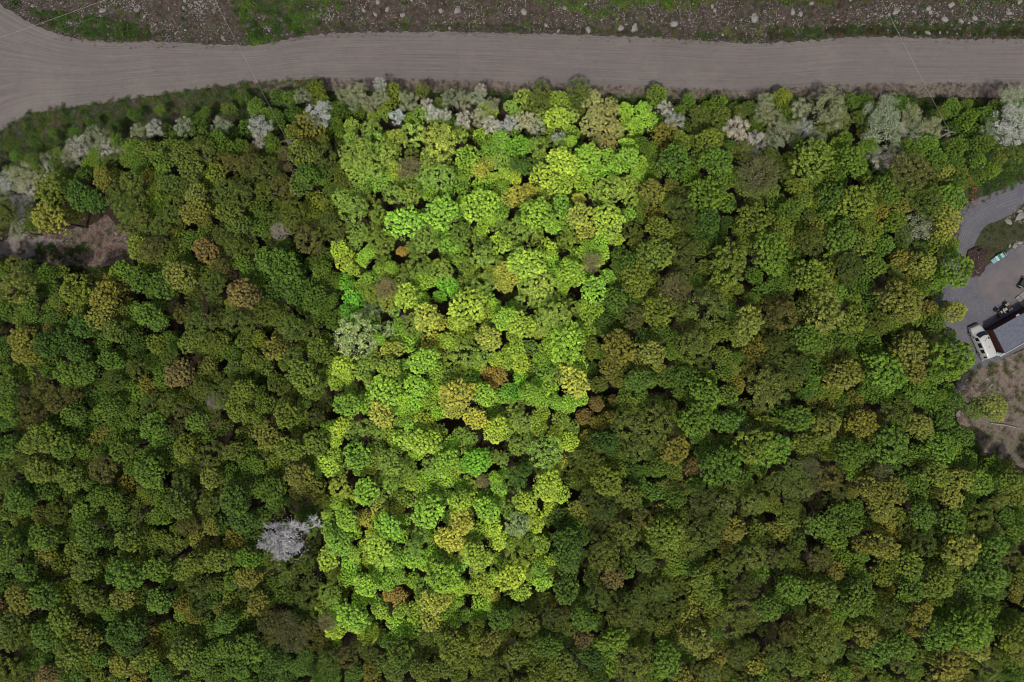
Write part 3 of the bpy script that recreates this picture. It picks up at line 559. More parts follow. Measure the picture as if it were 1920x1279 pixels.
# crown radius 1; z runs from about -0.9 (low boughs) to about 0.75 (top)
def crown_leafy(seed, lobes=100, per=27, leaf=0.074, flat=0.8):
    """a dome of boughs, each bough a bunch of small sprays of leaves with dark gaps between"""
    rnd = random.Random(seed); g = Leaves()
    ell = rnd.uniform(0.9, 1.1); ph = rnd.uniform(0, 6.28)
    boughs = []
    for i in range(13):
        a = i * 2.4 + rnd.uniform(-.4, .4); rr = math.sqrt((i + .3) / 13) * 0.8
        boughs.append((Vector((math.cos(a) * rr, math.sin(a) * rr, 0)), rnd.uniform(-0.16, 0.08), rnd.random()))
    cen = []
    for i in range(lobes):
        for _try in range(40):
            a = rnd.uniform(0, 6.283); rr = math.sqrt(rnd.random()) * 0.92
            rr *= 0.88 + 0.11 * math.sin(2 * a + ph) + 0.06 * math.sin(5 * a + ph * 2) + 0.06 * math.sin(8 * a - ph)
            p2 = Vector((math.cos(a) * rr, math.sin(a) * rr, 0))
            bo = min(boughs, key=lambda q: (q[0] - p2).length); db = (bo[0] - p2).length
            z = flat * math.sqrt(max(0, 1 - rr * rr)) + bo[1] - 2.2 * db * db - 0.12 + rnd.uniform(-.07, .06)
            if rnd.random() < 0.22: z -= rnd.uniform(0.12, 0.5)
            c = Vector((p2.x * ell, p2.y / ell, z)); r = rnd.uniform(0.06, 0.125)
            if all((c - c2).length > 0.90 * (r + r2) for c2, r2, _ in cen): break
        cen.append((c, r, min(1, max(0, 0.45 * bo[2] + 0.6 * rnd.random() + rnd.uniform(-.1, .1)))))
    for c, r, tone in cen:
        for k in range(int(per * (0.5 + r / 0.22))):
            d_ = unit(rnd)
            if d_.z < -0.25: d_.z = -d_.z
            rad = r * rnd.uniform(0.45, 1.05)
            p = c + Vector((d_.x * rad, d_.y * rad, d_.z * rad * 0.8))
            nrm = (d_ * 0.7 + unit(rnd) * 0.6 + Vector((0, 0, 0.5))).normalized()
            s2 = leaf * rnd.uniform(0.65, 1.25)
            g.leaf(p, nrm, rnd.uniform(0, 6.28), s2 * 0.8, s2 * 1.15, (tone, rnd.random() ** 1.5, 0.0))
    # inner leaves with shade painted in as a darker tone, then twigs
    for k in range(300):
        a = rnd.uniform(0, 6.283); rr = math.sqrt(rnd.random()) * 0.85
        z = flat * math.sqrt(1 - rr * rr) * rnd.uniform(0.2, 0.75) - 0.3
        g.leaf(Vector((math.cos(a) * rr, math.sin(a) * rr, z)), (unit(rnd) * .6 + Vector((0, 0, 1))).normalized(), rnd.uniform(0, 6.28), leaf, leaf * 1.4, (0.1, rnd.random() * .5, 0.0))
    for i in range(14):
        c = cen[i * 5 % lobes][0]
        g.tube([Vector((0, 0, -0.8)), c * 0.5 + Vector((0, 0, -.35)), c - Vector((0, 0, .05))], 0.02, 0.006, (0.1, 0.1, 0.3))
    return g.mesh("leafy_crown_mesh", MAT_LEAF)

def crown_fine(seed, n_=3000, leaf=0.05, white=0.0, green=0.0, mat=None, flat=0.7, gap=0.35, clump=26, cr=(0.07, 0.15)):
    rnd = random.Random(seed); g = Leaves()
    ph = rnd.uniform(0, 6.28)
    cl = []
    for i in range(clump):
        a = rnd.uniform(0, 6.283); rr = math.sqrt(rnd.random()) * 0.87
        z = flat * math.sqrt(1 - rr * rr) * rnd.uniform(0.72, 1.0) - 0.2
        cl.append((Vector((math.cos(a) * rr, math.sin(a) * rr, z)), rnd.uniform(*cr), rnd.random(), rnd.random()))
    for i in range(n_):
        c, r, tone, t2 = cl[rnd.randrange(clump)]
        d_ = unit(rnd); d_.z = abs(d_.z) * 0.9 - 0.15
        p = c + d_ * r * (rnd.random() ** 0.45) * 1.1
        if rnd.random() < gap * noise.noise(p * 4.5 + Vector((seed, 0, 0))) * 2.2: continue
        out_ = Vector((p.x, p.y, 0.55)).normalized()
        nrm = (out_ * 0.35 + unit(rnd) * 0.8 + d_ * 0.5).normalized()
        s2 = leaf * rnd.uniform(0.6, 1.4)
        isg = 1.0 if (rnd.random() < green + (t2 - 0.5) * green) else 0.0
        g.leaf(p, nrm, rnd.uniform(0, 6.28), s2 * 0.7, s2 * 1.3, (tone, 1.0 if rnd.random() < 0.28 else rnd.uniform(0, .45), isg * rnd.uniform(0.6, 1)))
    for i in range(26):
        c = cl[i % clump][0]
        st = Vector((rnd.uniform(-.08, .08), rnd.uniform(-.08, .08), -0.75))
        mid = (st + c) * 0.5 + Vector((0, 0, -0.08))
        g.tube([st, mid, c], 0.018, 0.006, (0.2, 0.3, 0.6))
    return g.mesh("fine_crown_mesh", mat or MAT_FINE)

def crown_twig(seed, main=34, subs=15, leaves=1500, mat=None, leaf=0.05):
    rnd = random.Random(seed); g = Leaves()
    for i in range(main):
        a = 6.283 * i / main + rnd.uniform(-.3, .3); rr = rnd.uniform(0.35, 0.95)
        st = Vector((0, 0, -0.8)); e = Vector((math.cos(a) * rr, math.sin(a) * rr, 0.5 * math.sqrt(1.05 - rr * rr) * rnd.uniform(.6, 1.2)))
        mid = st.lerp(e, 0.55) + Vector((0, 0, 0.12)) + unit(rnd) * 0.07
        tone = rnd.random()
        g.tube([st, mid, e], 0.022, 0.006, (tone, rnd.random(), 0))
        for k in range(subs):
            t = rnd.uniform(0.35, 1.0); b = mid.lerp(e, (t - 0.35) / 0.65)
            d_ = (unit(rnd) + (e - mid).normalized() * 0.9 + Vector((0, 0, 0.25))).normalized() * rnd.uniform(0.12, 0.3)
            m2 = b + d_ * 0.5 + unit(rnd) * 0.03
            g.tube([b, m2, b + d_], 0.008, 0.004, (tone, rnd.random(), 0))
            for q in range(2):
                d2 = (unit(rnd) + d_.normalized()) * rnd.uniform(0.05, 0.11)
                g.tube([m2, m2 + d2], 0.007, 0.004, (tone, rnd.random(), 0))
    for i in range(leaves):
        a = rnd.uniform(0, 6.283); rr = math.sqrt(rnd.random()) * 0.95
        p = Vector((math.cos(a) * rr, math.sin(a) * rr, 0.5 * math.sqrt(1.02 - rr * rr) - rnd.uniform(0, 0.45)))
        s2 = leaf * rnd.uniform(0.6, 1.3)
        g.leaf(p, (unit(rnd) + Vector((0, 0, .5))).normalized(), rnd.uniform(0, 6.28), s2, s2 * 1.2, (rnd.random(), rnd.random(), 0))
    return g.mesh("bare_crown_mesh", mat or MAT_DRY)

def weed(seed, n_=150, up=0.5, leaf=0.16, mat=None, thin=0.5):
    rnd = random.Random(seed); g = Leaves()
    for i in range(n_):
        a = rnd.uniform(0, 6.283); rr = math.sqrt(rnd.random()) * (0.7 + 0.3 * math.sin(3 * a + seed))
        p = Vector((math.cos(a) * rr, math.sin(a) * rr, up * (1 - rr * rr) * rnd.uniform(.25, 1) + 0.03))
        nrm = (Vector((p.x, p.y, 0.7)) + unit(rnd) * 0.8).normalized()
        s2 = leaf * rnd.uniform(0.5, 1.3)
        g.leaf(p, nrm, a + rnd.uniform(-.8, .8), s2 * thin, s2 * 1.3, (rnd.random(), rnd.random(), 0))
    for i in range(8):
        a = rnd.uniform(0, 6.28); e = Vector((math.cos(a) * .5, math.sin(a) * .5, up * .8))
        g.tube([(0, 0, -0.02), e * 0.5 + Vector((0, 0, .1)), e], 0.02, 0.008, (0.3, 0.3, 0))
    return g.mesh("foliage_mesh", mat or MAT_LEAF)

def trunk_mesh(seed, mat):
    rnd = random.Random(seed); bm = bmesh.new()
    # unit height 1, meant to be scaled to the height of the tree
    pts = [Vector((0, 0, -0.02))]
    for i in range(1, 6):
        pts.append(Vector((rnd.uniform(-.02, .02), rnd.uniform(-.02, .02), i / 5 * 0.92)))
    add_tube(bm, pts, [0.030, 0.022, 0.018, 0.014, 0.010, 0.005], 7)
    for i in range(9):
        z = rnd.uniform(0.42, 0.8); a = rnd.uniform(0, 6.28); l = rnd.uniform(0.1, 0.2)
        s_ = Vector((0, 0, z))
        add_tube(bm, [s_, s_ + Vector((math.cos(a) * l * .5, math.sin(a) * l * .5, l * .45)), s_ + Vector((math.cos(a) * l, math.sin(a) * l, l * .7))], [0.009, 0.006, 0.003], 5)
    return bm_mesh("trunk_mesh", bm, mat, True)

LEAFY = [crown_leafy(100 + i, 115 + 10 * (i % 4), 30) for i in range(9)]
FINE = [crown_fine(200 + i, 5000, 0.050, clump=110, gap=0.3, flat=0.85) for i in range(6)]
BLOS = [crown_fine(300 + i, 4600, 0.042, clump=48, green=0.24 + 0.06 * i, mat=MAT_BLOSSOM, gap=0.35, cr=(0.12, 0.28)) for i in range(5)]
TWIG = [crown_twig(400 + i) for i in range(3)]
def crown_white(seed):
    rnd = random.Random(seed); g = Leaves()
    ends = []
    for i in range(46):
        a = rnd.uniform(0, 6.283); far = 0.62 + 0.2 * math.sin(a * 2 + 1) + 0.16 * math.sin(3 * a)
        rr = far * rnd.uniform(0.3, 1.25)
        st = Vector((0.05, -0.12, -0.8)); e = Vector((math.cos(a) * rr, math.sin(a) * rr - 0.08, 0.45 * math.sqrt(max(0.02, 1.1 - rr * rr)) * rnd.uniform(.5, 1.2)))
        mid = st.lerp(e, 0.6) + Vector((rnd.uniform(-.1, .1), rnd.uniform(-.1, .1), 0.15))
        g.tube([st, mid, e], 0.024, 0.008, (0.5, rnd.random(), 0)); ends.append((mid, e, a))
        for k in range(16):
            p = mid.lerp(e, rnd.uniform(0.1, 1.05)); aa = a + rnd.uniform(-1.3, 1.3); l = rnd.uniform(.08, .24)
            q = p + Vector((math.cos(aa) * l * .6, math.sin(aa) * l * .6, rnd.uniform(0, .08))); aa += rnd.uniform(-1.2, 1.2)
            g.tube([p, q, q + Vector((math.cos(aa) * l * .6, math.sin(aa) * l * .6, rnd.uniform(-.02, .05)))], 0.010, 0.005, (0.7, rnd.random(), 0))
            for _ in range(3):
                g.leaf(q + unit(rnd) * 0.05, (unit(rnd) + Vector((0, 0, .8))).normalized(), rnd.uniform(0, 6.28), .03, .045, (0.8, rnd.random(), 0))
    for i in range(1500):
        a = rnd.uniform(0, 6.283); rr = abs(rnd.gauss(0, 0.3))
        p = Vector((math.cos(a) * rr + 0.06, math.sin(a) * rr * 1.15 - 0.18, 0.42 - rr * .3 - rnd.uniform(0, .25)))
        g.leaf(p, (unit(rnd) * .8 + Vector((0, 0, .8))).normalized(), rnd.uniform(0, 6.28), .035, .05, (0.8, rnd.random(), 0))
    return g.mesh("white_crown_mesh", MAT_BLOSSOM)
WHITE = crown_white(450)
WEED = [weed(500 + i) for i in range(3)]
DRYW = [weed(520 + i, 130, 0.35, 0.14, MAT_DRY, 0.22) for i in range(2)]
TRUNK = [trunk_mesh(600 + i, MAT_BARK) for i in range(3)]
PALETRUNK = trunk_mesh(610, MAT_PALEBARK)

# leaf colour per noted tree; capitals except L have block brightening painted in
TINT = {
 'g': (0.127, 0.231, 0.032), 'l': (0.168, 0.303, 0.035), 'L': (0.170, 0.320, 0.035), 'y': (0.204, 0.276, 0.040),
 'o': (0.156, 0.214, 0.042), 'w': (0.259, 0.252, 0.050), 'c': (0.260, 0.181, 0.078), 'n': (0.168, 0.163, 0.056),
 'b': (0.193, 0.180, 0.086), 's': (0.182, 0.242, 0.056), 'v': (0.120, 0.163, 0.042), 'd': (0.071, 0.153, 0.025),
 't': (0.132, 0.248, 0.037), 'k': (0.318, 0.348, 0.073), 'm': (0.233, 0.297, 0.079), 'f': (0.360, 0.370, 0.300),
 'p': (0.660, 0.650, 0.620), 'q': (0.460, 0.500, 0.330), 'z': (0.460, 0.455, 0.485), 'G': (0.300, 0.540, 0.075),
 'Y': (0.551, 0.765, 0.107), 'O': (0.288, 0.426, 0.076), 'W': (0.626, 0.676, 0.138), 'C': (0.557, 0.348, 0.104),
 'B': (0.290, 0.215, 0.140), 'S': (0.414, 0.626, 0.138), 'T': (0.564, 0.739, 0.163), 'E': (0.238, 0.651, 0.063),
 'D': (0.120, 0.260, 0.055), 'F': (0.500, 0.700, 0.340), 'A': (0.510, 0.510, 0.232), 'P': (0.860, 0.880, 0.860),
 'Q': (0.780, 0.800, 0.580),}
# brightening of the middle block, painted into its lime leaf colour
BRIGHTENED_L = (0.410, 0.720, 0.095)
HUE = {'g': "mid green", 'l': "fresh green", 'L': "bright lime green", 'y': "yellow green", 'o': "olive green", 'w': "golden green", 'c': "copper brown",
 'n': "brownish olive", 'b': "bare brown", 's': "grey green", 'v': "dull dark olive", 'd': "deep green", 't': "cool green", 'k': "pale yellow green", 'm': "pale sage",
 'f': "silvery bare topped", 'p': "white blossoming", 'q': "cream green blossoming", 'z': "dense white", 'G': "vivid green", 'Y': "vivid yellow green", 'O': "mossy green",
 'W': "golden yellow", 'C': "orange brown", 'B': "brown twiggy", 'S': "soft sage green", 'T': "pale yellowish sage", 'E': "emerald green", 'D': "dark green",
 'F': "silvery pale green", 'A': "tan", 'P': "snow white blossoming", 'Q': "cream blossoming"}
def form(c, x, y):
    if c in 'svmSTFD': return 'fine'
    if c in 'pqPQ': return 'blossom'
    if c in 'bBf': return 'twig'
    if c == 'z': return 'white'
    if c in 'nA': return 'fine'
    if c in 'oO': return 'fine' if (x * 7 + y * 3) % 10 < 4 else 'leafy'
    return 'leafy'

def parse(t, inner):
    out = []
    for w in t.split():
        a = w.split(','); out.append((float(a[0]), float(a[1]), float(a[2]), a[3], inner))
    return out
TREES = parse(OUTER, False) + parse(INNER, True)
TREES.sort(key=lambda q: -q[2])
kept = []
for q in TREES:                       # the same crown noted twice
    if any(math.hypot(q[0] - k[0], q[1] - k[1]) < 0.42 * k[2] for k in kept): continue
    kept.append(q)
TREES = kept

LAND = [("the dense white tree", 540, 1003), ("the road junction", 60, 140), ("the white van", 1843, 640), ("the left clearing", 110, 470),
        ("the largest copper tree", 457, 551), ("the silvery pale green tree", 672, 630), ("the bottom left corner", 0, 1279), ("the bottom right corner", 1920, 1279),
        ("the bottom edge's middle", 960, 1279), ("the driveway bend", 1800, 430), ("the right utility pole", 1760, 262), ("the left edge's middle", 0, 700),
        ("the low orange brown tree", 749, 1121), ("the silvery bare topped tree", 403, 748), ("the tan crown", 1125, 235), ("the golden crown cluster", 1655, 930),
        ("the copper red crown", 1118, 757), ("the photo's centre", 960, 640), ("the brown twiggy crown", 767, 316), ("the grey twiggy crown", 1265, 542)]
ORD = ["", "second ", "third ", "fourth ", "fifth ", "sixth ", "seventh ", "eighth ", "ninth ", "tenth ", "eleventh ", "twelfth "]
def where(x, y):
    best = min(LAND, key=lambda l: math.hypot(l[1] - x, l[2] - y) + (25 if l[0].startswith("the photo") or "edge" in l[0] else 0) + (1e5 if math.hypot(l[1] - x, l[2] - y) < 14 else 0))
    dx, dy = x - best[1], y - best[2]
    s_ = int(((math.degrees(math.atan2(-dy, dx)) + 360 + 45) % 360) // 90)
    return best[0], ["right of", "above", "left of", "below"][s_], math.hypot(dx, dy)
def size_word(r): return "large" if r >= 29 else ("small" if r < 17 else "medium")
lab = {}
for i, (x, y, r, c, inn) in enumerate(TREES):
    w_ = where(x, y); lab.setdefault((HUE[c], size_word(r), w_[0], w_[1]), []).append((w_[2], i))
LABEL = {}
for (hue, sz, land, dr), li in lab.items():
    li.sort()
    for k, (_, i) in enumerate(li):
        if len(li) == 1: LABEL[i] = f"{sz} {hue} tree {dr} {land}"
        else: LABEL[i] = f"{ORD[min(k, 11)] if k else ''}nearest {sz} {hue} tree {dr} {land}"
SPECIAL = {(540, 1003): "dense snow white branching tree standing alone among the green woodland at lower left", (457, 551): "copper brown leafy tree left of the photo's centre, largest copper one",
           (672, 630): "silvery pale green feathery tree at the left side of the bright middle block", (749, 1121): "orange brown small tree among lime crowns low in the middle",
           (403, 748): "silvery bare topped tree with grey twigs standing in the left woodland", (1118, 757): "copper red crown just right of the photo's centre"}
for i, q in enumerate(TREES):
    if (int(q[0]), int(q[1])) in SPECIAL: LABEL[i] = SPECIAL[(int(q[0]), int(q[1]))]

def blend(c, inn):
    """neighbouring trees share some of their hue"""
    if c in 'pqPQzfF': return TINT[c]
    a_, m_ = (BRIGHTENED_L if (c == 'L' and inn) else TINT[c]), ((0.30, 0.50, 0.07) if inn else TINT['g'])  # the middle block mixes in a green with its brightening painted in
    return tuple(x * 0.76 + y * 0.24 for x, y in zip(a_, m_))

def jitter(col, rnd, a=0.13):
    k = 1 + rnd.uniform(-a, a); h = rnd.uniform(-a, a) * 0.6
    return (max(0.01, col[0] * k * (1 + h)), max(0.01, col[1] * k), max(0.008, col[2] * k * (1 - h)))

rnd = random.Random(11)
NAMES = {'leafy': 'leafy_tree', 'fine': 'feathery_tree', 'blossom': 'blossoming_tree', 'twig': 'bare_tree', 'white': 'blossoming_tree'}
GROUPS = {'leafy_tree': "leafy trees of the woodland", 'feathery_tree': "feathery trees of the woodland", 'blossoming_tree': "blossoming trees along the woodland edge", 'bare_tree': "half bare trees of the woodland"}
count = {}
REST = []
FIRST = {}
for i, (x, y, r, c, inn) in enumerate(TREES):
    f = form(c, x, y); nm = NAMES[f]
    if count.get(nm, 0) >= 300:
        REST.append((x, y, r, c, inn)); continue
    count[nm] = count.get(nm, 0) + 1
    low = f == 'blossom'
    top = (4.6 + r * 0.07) if low else (6.4 + r * 0.105 + rnd.uniform(-0.5, 0.5)) * (0.62 if y < 262 and f != 'twig' else 1.0)
    if f == 'white': top += 2.2
    rw = r * S * (H - top) / H * (1.14 if f == 'leafy' else (1.36 if low else 1.15)) * (1.1 if f == 'white' else 1)
    hz = rw * rnd.uniform(0.85, 1.05)
    zc = top - 0.6 * hz
    base = P(x, y, zc); 
    me = {'leafy': LEAFY, 'fine': FINE, 'blossom': BLOS, 'twig': TWIG, 'white': [WHITE]}[f]
    me = me[(int(x * 13 + y * 7)) % len(me)]
    t = empty(nm, (base.x, base.y, 0))
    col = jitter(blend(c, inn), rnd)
    cr = obj("crown", me, t, (0, 0, zc), (rnd.uniform(-.1, .1), rnd.uniform(-.1, .1), 0 if f == 'white' else rnd.uniform(0, 6.28)))
    cr.scale = (rw, rw * rnd.uniform(0.9, 1.1), hz)
    cr["tint"] = col
    tr = obj("trunk", PALETRUNK if f in ('white', 'twig') else TRUNK[i % 3], t, (0, 0, 0), (0, 0, rnd.uniform(0, 6.28)))
    tr.scale = (top * 0.85, top * 0.85, zc + hz * 0.25)
    tag(t, LABEL[i], "tree", GROUPS[nm])
    FIRST.setdefault(id(me), cr)

def first_of(meshes): return [FIRST[id(m)] for m in meshes if id(m) in FIRST]

# ---------------------------------------------------------------- stuff: one object each, points carry a plant
def scatter(name, items, protos, label=None):
    """items: (x, y, z, scale xyz, rotation z, tint, which)"""
    me = bpy.data.meshes.new(name)
    me.from_pydata([(q[0], q[1], q[2]) for q in items], [], [])
    def put(nm, typ, vals, key):
        a = me.attributes.new(nm, typ, 'POINT'); a.data.foreach_set(key, vals)
    put("scl", 'FLOAT_VECTOR', [w for q in items for w in q[3]], "vector")
    put("rot", 'FLOAT_VECTOR', [w for q in items for w in (0, 0, q[4])], "vector")
    put("tint", 'FLOAT_COLOR', [w for q in items for w in (*q[5], 1.0)], "color")
    put("pick", 'INT', [q[6] % len(protos) for q in items], "value")
    o = obj(name, me)
    ng = bpy.data.node_groups.new(name + "_nodes", 'GeometryNodeTree')
    ng.interface.new_socket("Geometry", in_out='INPUT', socket_type='NodeSocketGeometry')
    ng.interface.new_socket("Geometry", in_out='OUTPUT', socket_type='NodeSocketGeometry')
    gi = ng.nodes.new('NodeGroupInput'); go = ng.nodes.new('NodeGroupOutput'); jn = ng.nodes.new('GeometryNodeJoinGeometry')
    def attr(nm, typ):
        n = ng.nodes.new('GeometryNodeInputNamedAttribute'); n.data_type = typ; n.inputs[0].default_value = nm
        return [s_ for s_ in n.outputs if s_.enabled and s_.name == 'Attribute'][0]
    ra, sa, pa = attr("rot", 'FLOAT_VECTOR'), attr("scl", 'FLOAT_VECTOR'), attr("pick", 'INT')
    for k, pr in enumerate(protos):
        oi = ng.nodes.new('GeometryNodeObjectInfo'); oi.transform_space = 'ORIGINAL'
        oi.inputs['Object'].default_value = pr; oi.inputs['As Instance'].default_value = True
        cmp_ = ng.nodes.new('FunctionNodeCompare'); cmp_.data_type = 'INT'; cmp_.operation = 'EQUAL'
        ins_ = [s_ for s_ in cmp_.inputs if s_.enabled]
        ng.links.new(pa, ins_[0]); ins_[1].default_value = k
        ip = ng.nodes.new('GeometryNodeInstanceOnPoints')
        ng.links.new(gi.outputs[0], ip.inputs['Points']); ng.links.new(cmp_.outputs[0], ip.inputs['Selection'])
        ng.links.new(oi.outputs['Geometry'], ip.inputs['Instance'])
        ng.links.new(ra, ip.inputs['Rotation']); ng.links.new(sa, ip.inputs['Scale'])
        ng.links.new(ip.outputs[0], jn.inputs[0])
    ng.links.new(jn.outputs[0], go.inputs[0])
    md = o.modifiers.new("plants", 'NODES'); md.node_group = ng
    tag(o, label, None, None, "stuff")
    return o

# area covered by woodland (photo pixels), with a margin outside the frame
WOOD = [(-140, 500), (20, 492), (100, 505), (180, 510), (252, 508), (255, 430), (215, 395), (190, 400), (165, 395), (60, 425), (-140, 440), (-140, 345), (0, 335), (60, 318), (110, 285), (175, 262), (240, 262), (300, 240),
        (380, 228), (470, 228), (560, 215), (600, 185), (760, 178), (1000, 178), (1200, 190), (1440, 190), (1700, 190), (1760, 235), (1745, 268), (1800, 300), (1812, 350), (1782, 400), (1776, 450), (1800, 490), (1790, 520),
        (1755, 540), (1780, 590), (1772, 620), (1790, 660), (1805, 690), (1790, 720), (1782, 780), (1815, 820), (1850, 860), (1920, 885), (2080, 890), (2080, 1400), (-140, 1400)]
GRID = {}
for q in TREES: GRID.setdefault((int(q[0] // 60), int(q[1] // 60)), []).append(q)
def near_trees(x, y):
    a, b = int(x // 60), int(y // 60)
    return [q for i in (-1, 0, 1) for j in (-1, 0, 1) for q in GRID.get((a + i, b + j), [])]

rnd = random.Random(21)
fill, low = [], []
PR = first_of(LEAFY) + first_of(FINE)
nle = len(first_of(LEAFY))
def fill_item(x, y, r, c, inn, lowf):
    f = form(c, x, y)
    if f in ('blossom', 'twig', 'white'): c = 'S' if inn else 's'; f = 'fine'
    top = (4.9 + r * 0.09 + rnd.uniform(-0.8, 0.5) if not lowf else rnd.uniform(2.2, 4.0)) * (0.6 if y < 262 else 1.0)
    rw = r * S * (H - top) / H * 1.15
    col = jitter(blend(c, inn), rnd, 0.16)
    zc = top - 0.6 * rw
    b = P(x, y, zc)
    pick = rnd.randrange(nle) if f == 'leafy' else nle + rnd.randrange(len(PR) - nle)
    return (b.x, b.y, zc, (rw, rw * rnd.uniform(.85, 1.15), rw * rnd.uniform(.9, 1.1)), rnd.uniform(0, 6.28), col, pick)
for q in REST: fill.append(fill_item(*q, False))
added = []
tries = 0
while tries < 16000:
    tries += 1
    x, y = rnd.uniform(-130, 2070), rnd.uniform(180, 1395)
    if not in_poly(x, y, WOOD): continue
    r = rnd.uniform(13, 23)
    nt_ = near_trees(x, y)
    if any(math.hypot(x - q[0], y - q[1]) < q[2] * (0.9 if q[3] in 'pqPQ' else 0.80) + r * 0.25 for q in nt_): continue
    if any(math.hypot(x - q[0], y - q[1]) < (r + q[2]) * 0.62 for q in added if abs(x - q[0]) < 50 and abs(y - q[1]) < 50): continue
    added.append((x, y, r))
    src = min(nt_ or TREES, key=lambda q: math.hypot(q[0] - x, q[1] - y) / (q[2] + 10) + rnd.uniform(0, .5))
    c = src[3]
    if c in 'wckpqzfb' and rnd.random() < 0.75: c = rnd.choice('glgys')
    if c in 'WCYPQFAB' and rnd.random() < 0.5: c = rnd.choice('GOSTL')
    fill.append(fill_item(x, y, r, c, src[4], False))
scatter("tree_canopy", fill, PR, "green crowns of the lesser trees that fill the gaps of the woodland")
# saplings and shrubs below the crowns
tries = 0
while len(low) < 1500 and tries < 9000:
    tries += 1
    x, y = rnd.uniform(-130, 2070), rnd.uniform(185, 1395)
    if not in_poly(x, y, WOOD): continue
    nt_ = near_trees(x, y)
    src = min(nt_ or TREES, key=lambda q: math.hypot(q[0] - x, q[1] - y))
    low.append(fill_item(x, y, rnd.uniform(9, 17), rnd.choice('ovgdg') if not src[4] else rnd.choice('OvDon'), src[4], True))
scatter("undergrowth", low, PR, "dark saplings and shrubs under the trees")
# ---------------------------------------------------------------- roadside plants
rnd = random.Random(31)
def shrub(px, py, r, col, label, dry=False, h=None, nm="shrub"):
    b = P(px, py)
    t = empty(nm, (b.x, b.y, max(0, bank_h(px, py)) if py < 80 else 0.0))
    me = (DRYW if dry else WEED)[int(px) % (2 if dry else 3)]
    cr = obj("foliage", me, t, (0, 0, 0), (0, 0, rnd.uniform(0, 6.28)))
    w = r * S; cr.scale = (w, w * rnd.uniform(.85, 1.1), h or w * 1.1); cr["tint"] = col
    FIRST.setdefault(id(me), cr)
    tag(t, label, "shrub", "shrubs by the road and driveway")
    return t
GRN, DKG, BRN, MAU = (0.10, 0.20, 0.03), (0.045, 0.095, 0.022), (0.13, 0.10, 0.06), (0.16, 0.13, 0.125)
for px, py, r, col, lb in [
    (478, 12, 13, GRN, "green leafy shrub at the top edge, left of the faint track up the bank"),
    (486, 62, 20, DKG, "dark green shrub touching the road's upper edge below the faint track"),
    (450, 25, 14, DKG, "dark green shrub at the top edge beside grey rubble"),
    (565, 30, 14, GRN, "green shrub on the bank right of the faint track"),
    (240, 55, 20, DKG, "green shrub clump above the road near the left junction"),
    (562, 62, 14, DKG, "dark green low shrub just right of the track's foot"),
    (640, 14, 15, GRN, "bright green shrub on the rubble bank left of the pale boulders"),
    (1085, 15, 16, GRN, "green shrub patch on the bank above the road's middle"),
    (1125, 30, 12, GRN, "small green shrub on the bank above the long flat stones"),
    (1160, 10, 16, GRN, "green shrub at the top edge right of the road's middle"),
    (1200, 8, 17, GRN, "wide green shrub at the top edge over reddish soil"),
    (1250, 10, 16, GRN, "bright green shrub at the top edge above the oval pale boulder"),
    (1300, 10, 16, GRN, "green shrub at the top edge right of the oval boulder"),
    (1470, 8, 18, GRN, "green shrub at the top edge above the paired pale stones"),
    (1535, 5, 13, GRN, "small green shrub at the top edge over grey scree"),
    (1790, 5, 13, GRN, "small bright green shrub at the top edge above the grey scree"),
    (1865, 4, 18, GRN, "bright green shrub at the top right edge of the bank"),
    (30, 8, 16, DKG, "dark shrub in the top left corner beside the road junction")]:
    shrub(px, py, r, col, lb)
shrub(1824, 352, 13, (0.42, 0.17, 0.08), "orange shrub at the upper edge of the driveway bend", nm="orange_shrub")
shrub(1824, 374, 14, (0.40, 0.17, 0.09), "pale orange shrub overhanging the driveway below the other orange one", nm="orange_shrub", dry=True)
shrub(1790, 438, 12, (0.24, 0.14, 0.05), "rusty brown bush leaning over the driveway's left edge", dry=True)
shrub(1860, 320, 18, GRN, "green bush between the right pole and the driveway")
shrub(1880, 345, 16, (0.16, 0.10, 0.08), "reddish dry bush along the driveway's upper edge", dry=True)
shrub(1905, 330, 16, (0.18, 0.12, 0.09), "reddish brown dry bush at the right edge above the driveway", dry=True)

PW = first_of(WEED) + first_of(DRYW)
nw = len(first_of(WEED))
def weeds(name, poly, n_, cols, size, label, dry=0.0, h=(0.5, 1.0), bank=False, dens=None):
    xs = [p[0] for p in poly]; ys = [p[1] for p in poly]; items = []; tries = 0
    while len(items) < n_ and tries < n_ * 30:
        tries += 1
        x, y = rnd.uniform(max(-250, min(xs)), min(2150, max(xs))), rnd.uniform(min(ys), max(ys))
        if not in_poly(x, y, poly): continue
        if dens and rnd.random() > dens(x, y): continue
        r = rnd.uniform(*size) * S
        z = bank_h(x, y) if bank else 0.02
        b = P(x, y)
        dr = rnd.random() < dry
        cc = cols[int((noise.noise(Vector((x * .02, y * .02, 7))) * .5 + .5 + rnd.uniform(-.25, .25)) * len(cols)) % len(cols)]
        items.append((b.x, b.y, z, (r, r, r * rnd.uniform(*h)), rnd.uniform(0, 6.28), jitter(cc, rnd, .22), nw + rnd.randrange(len(PW) - nw) if dr else rnd.randrange(nw)))
    scatter(name, items, PW, label)

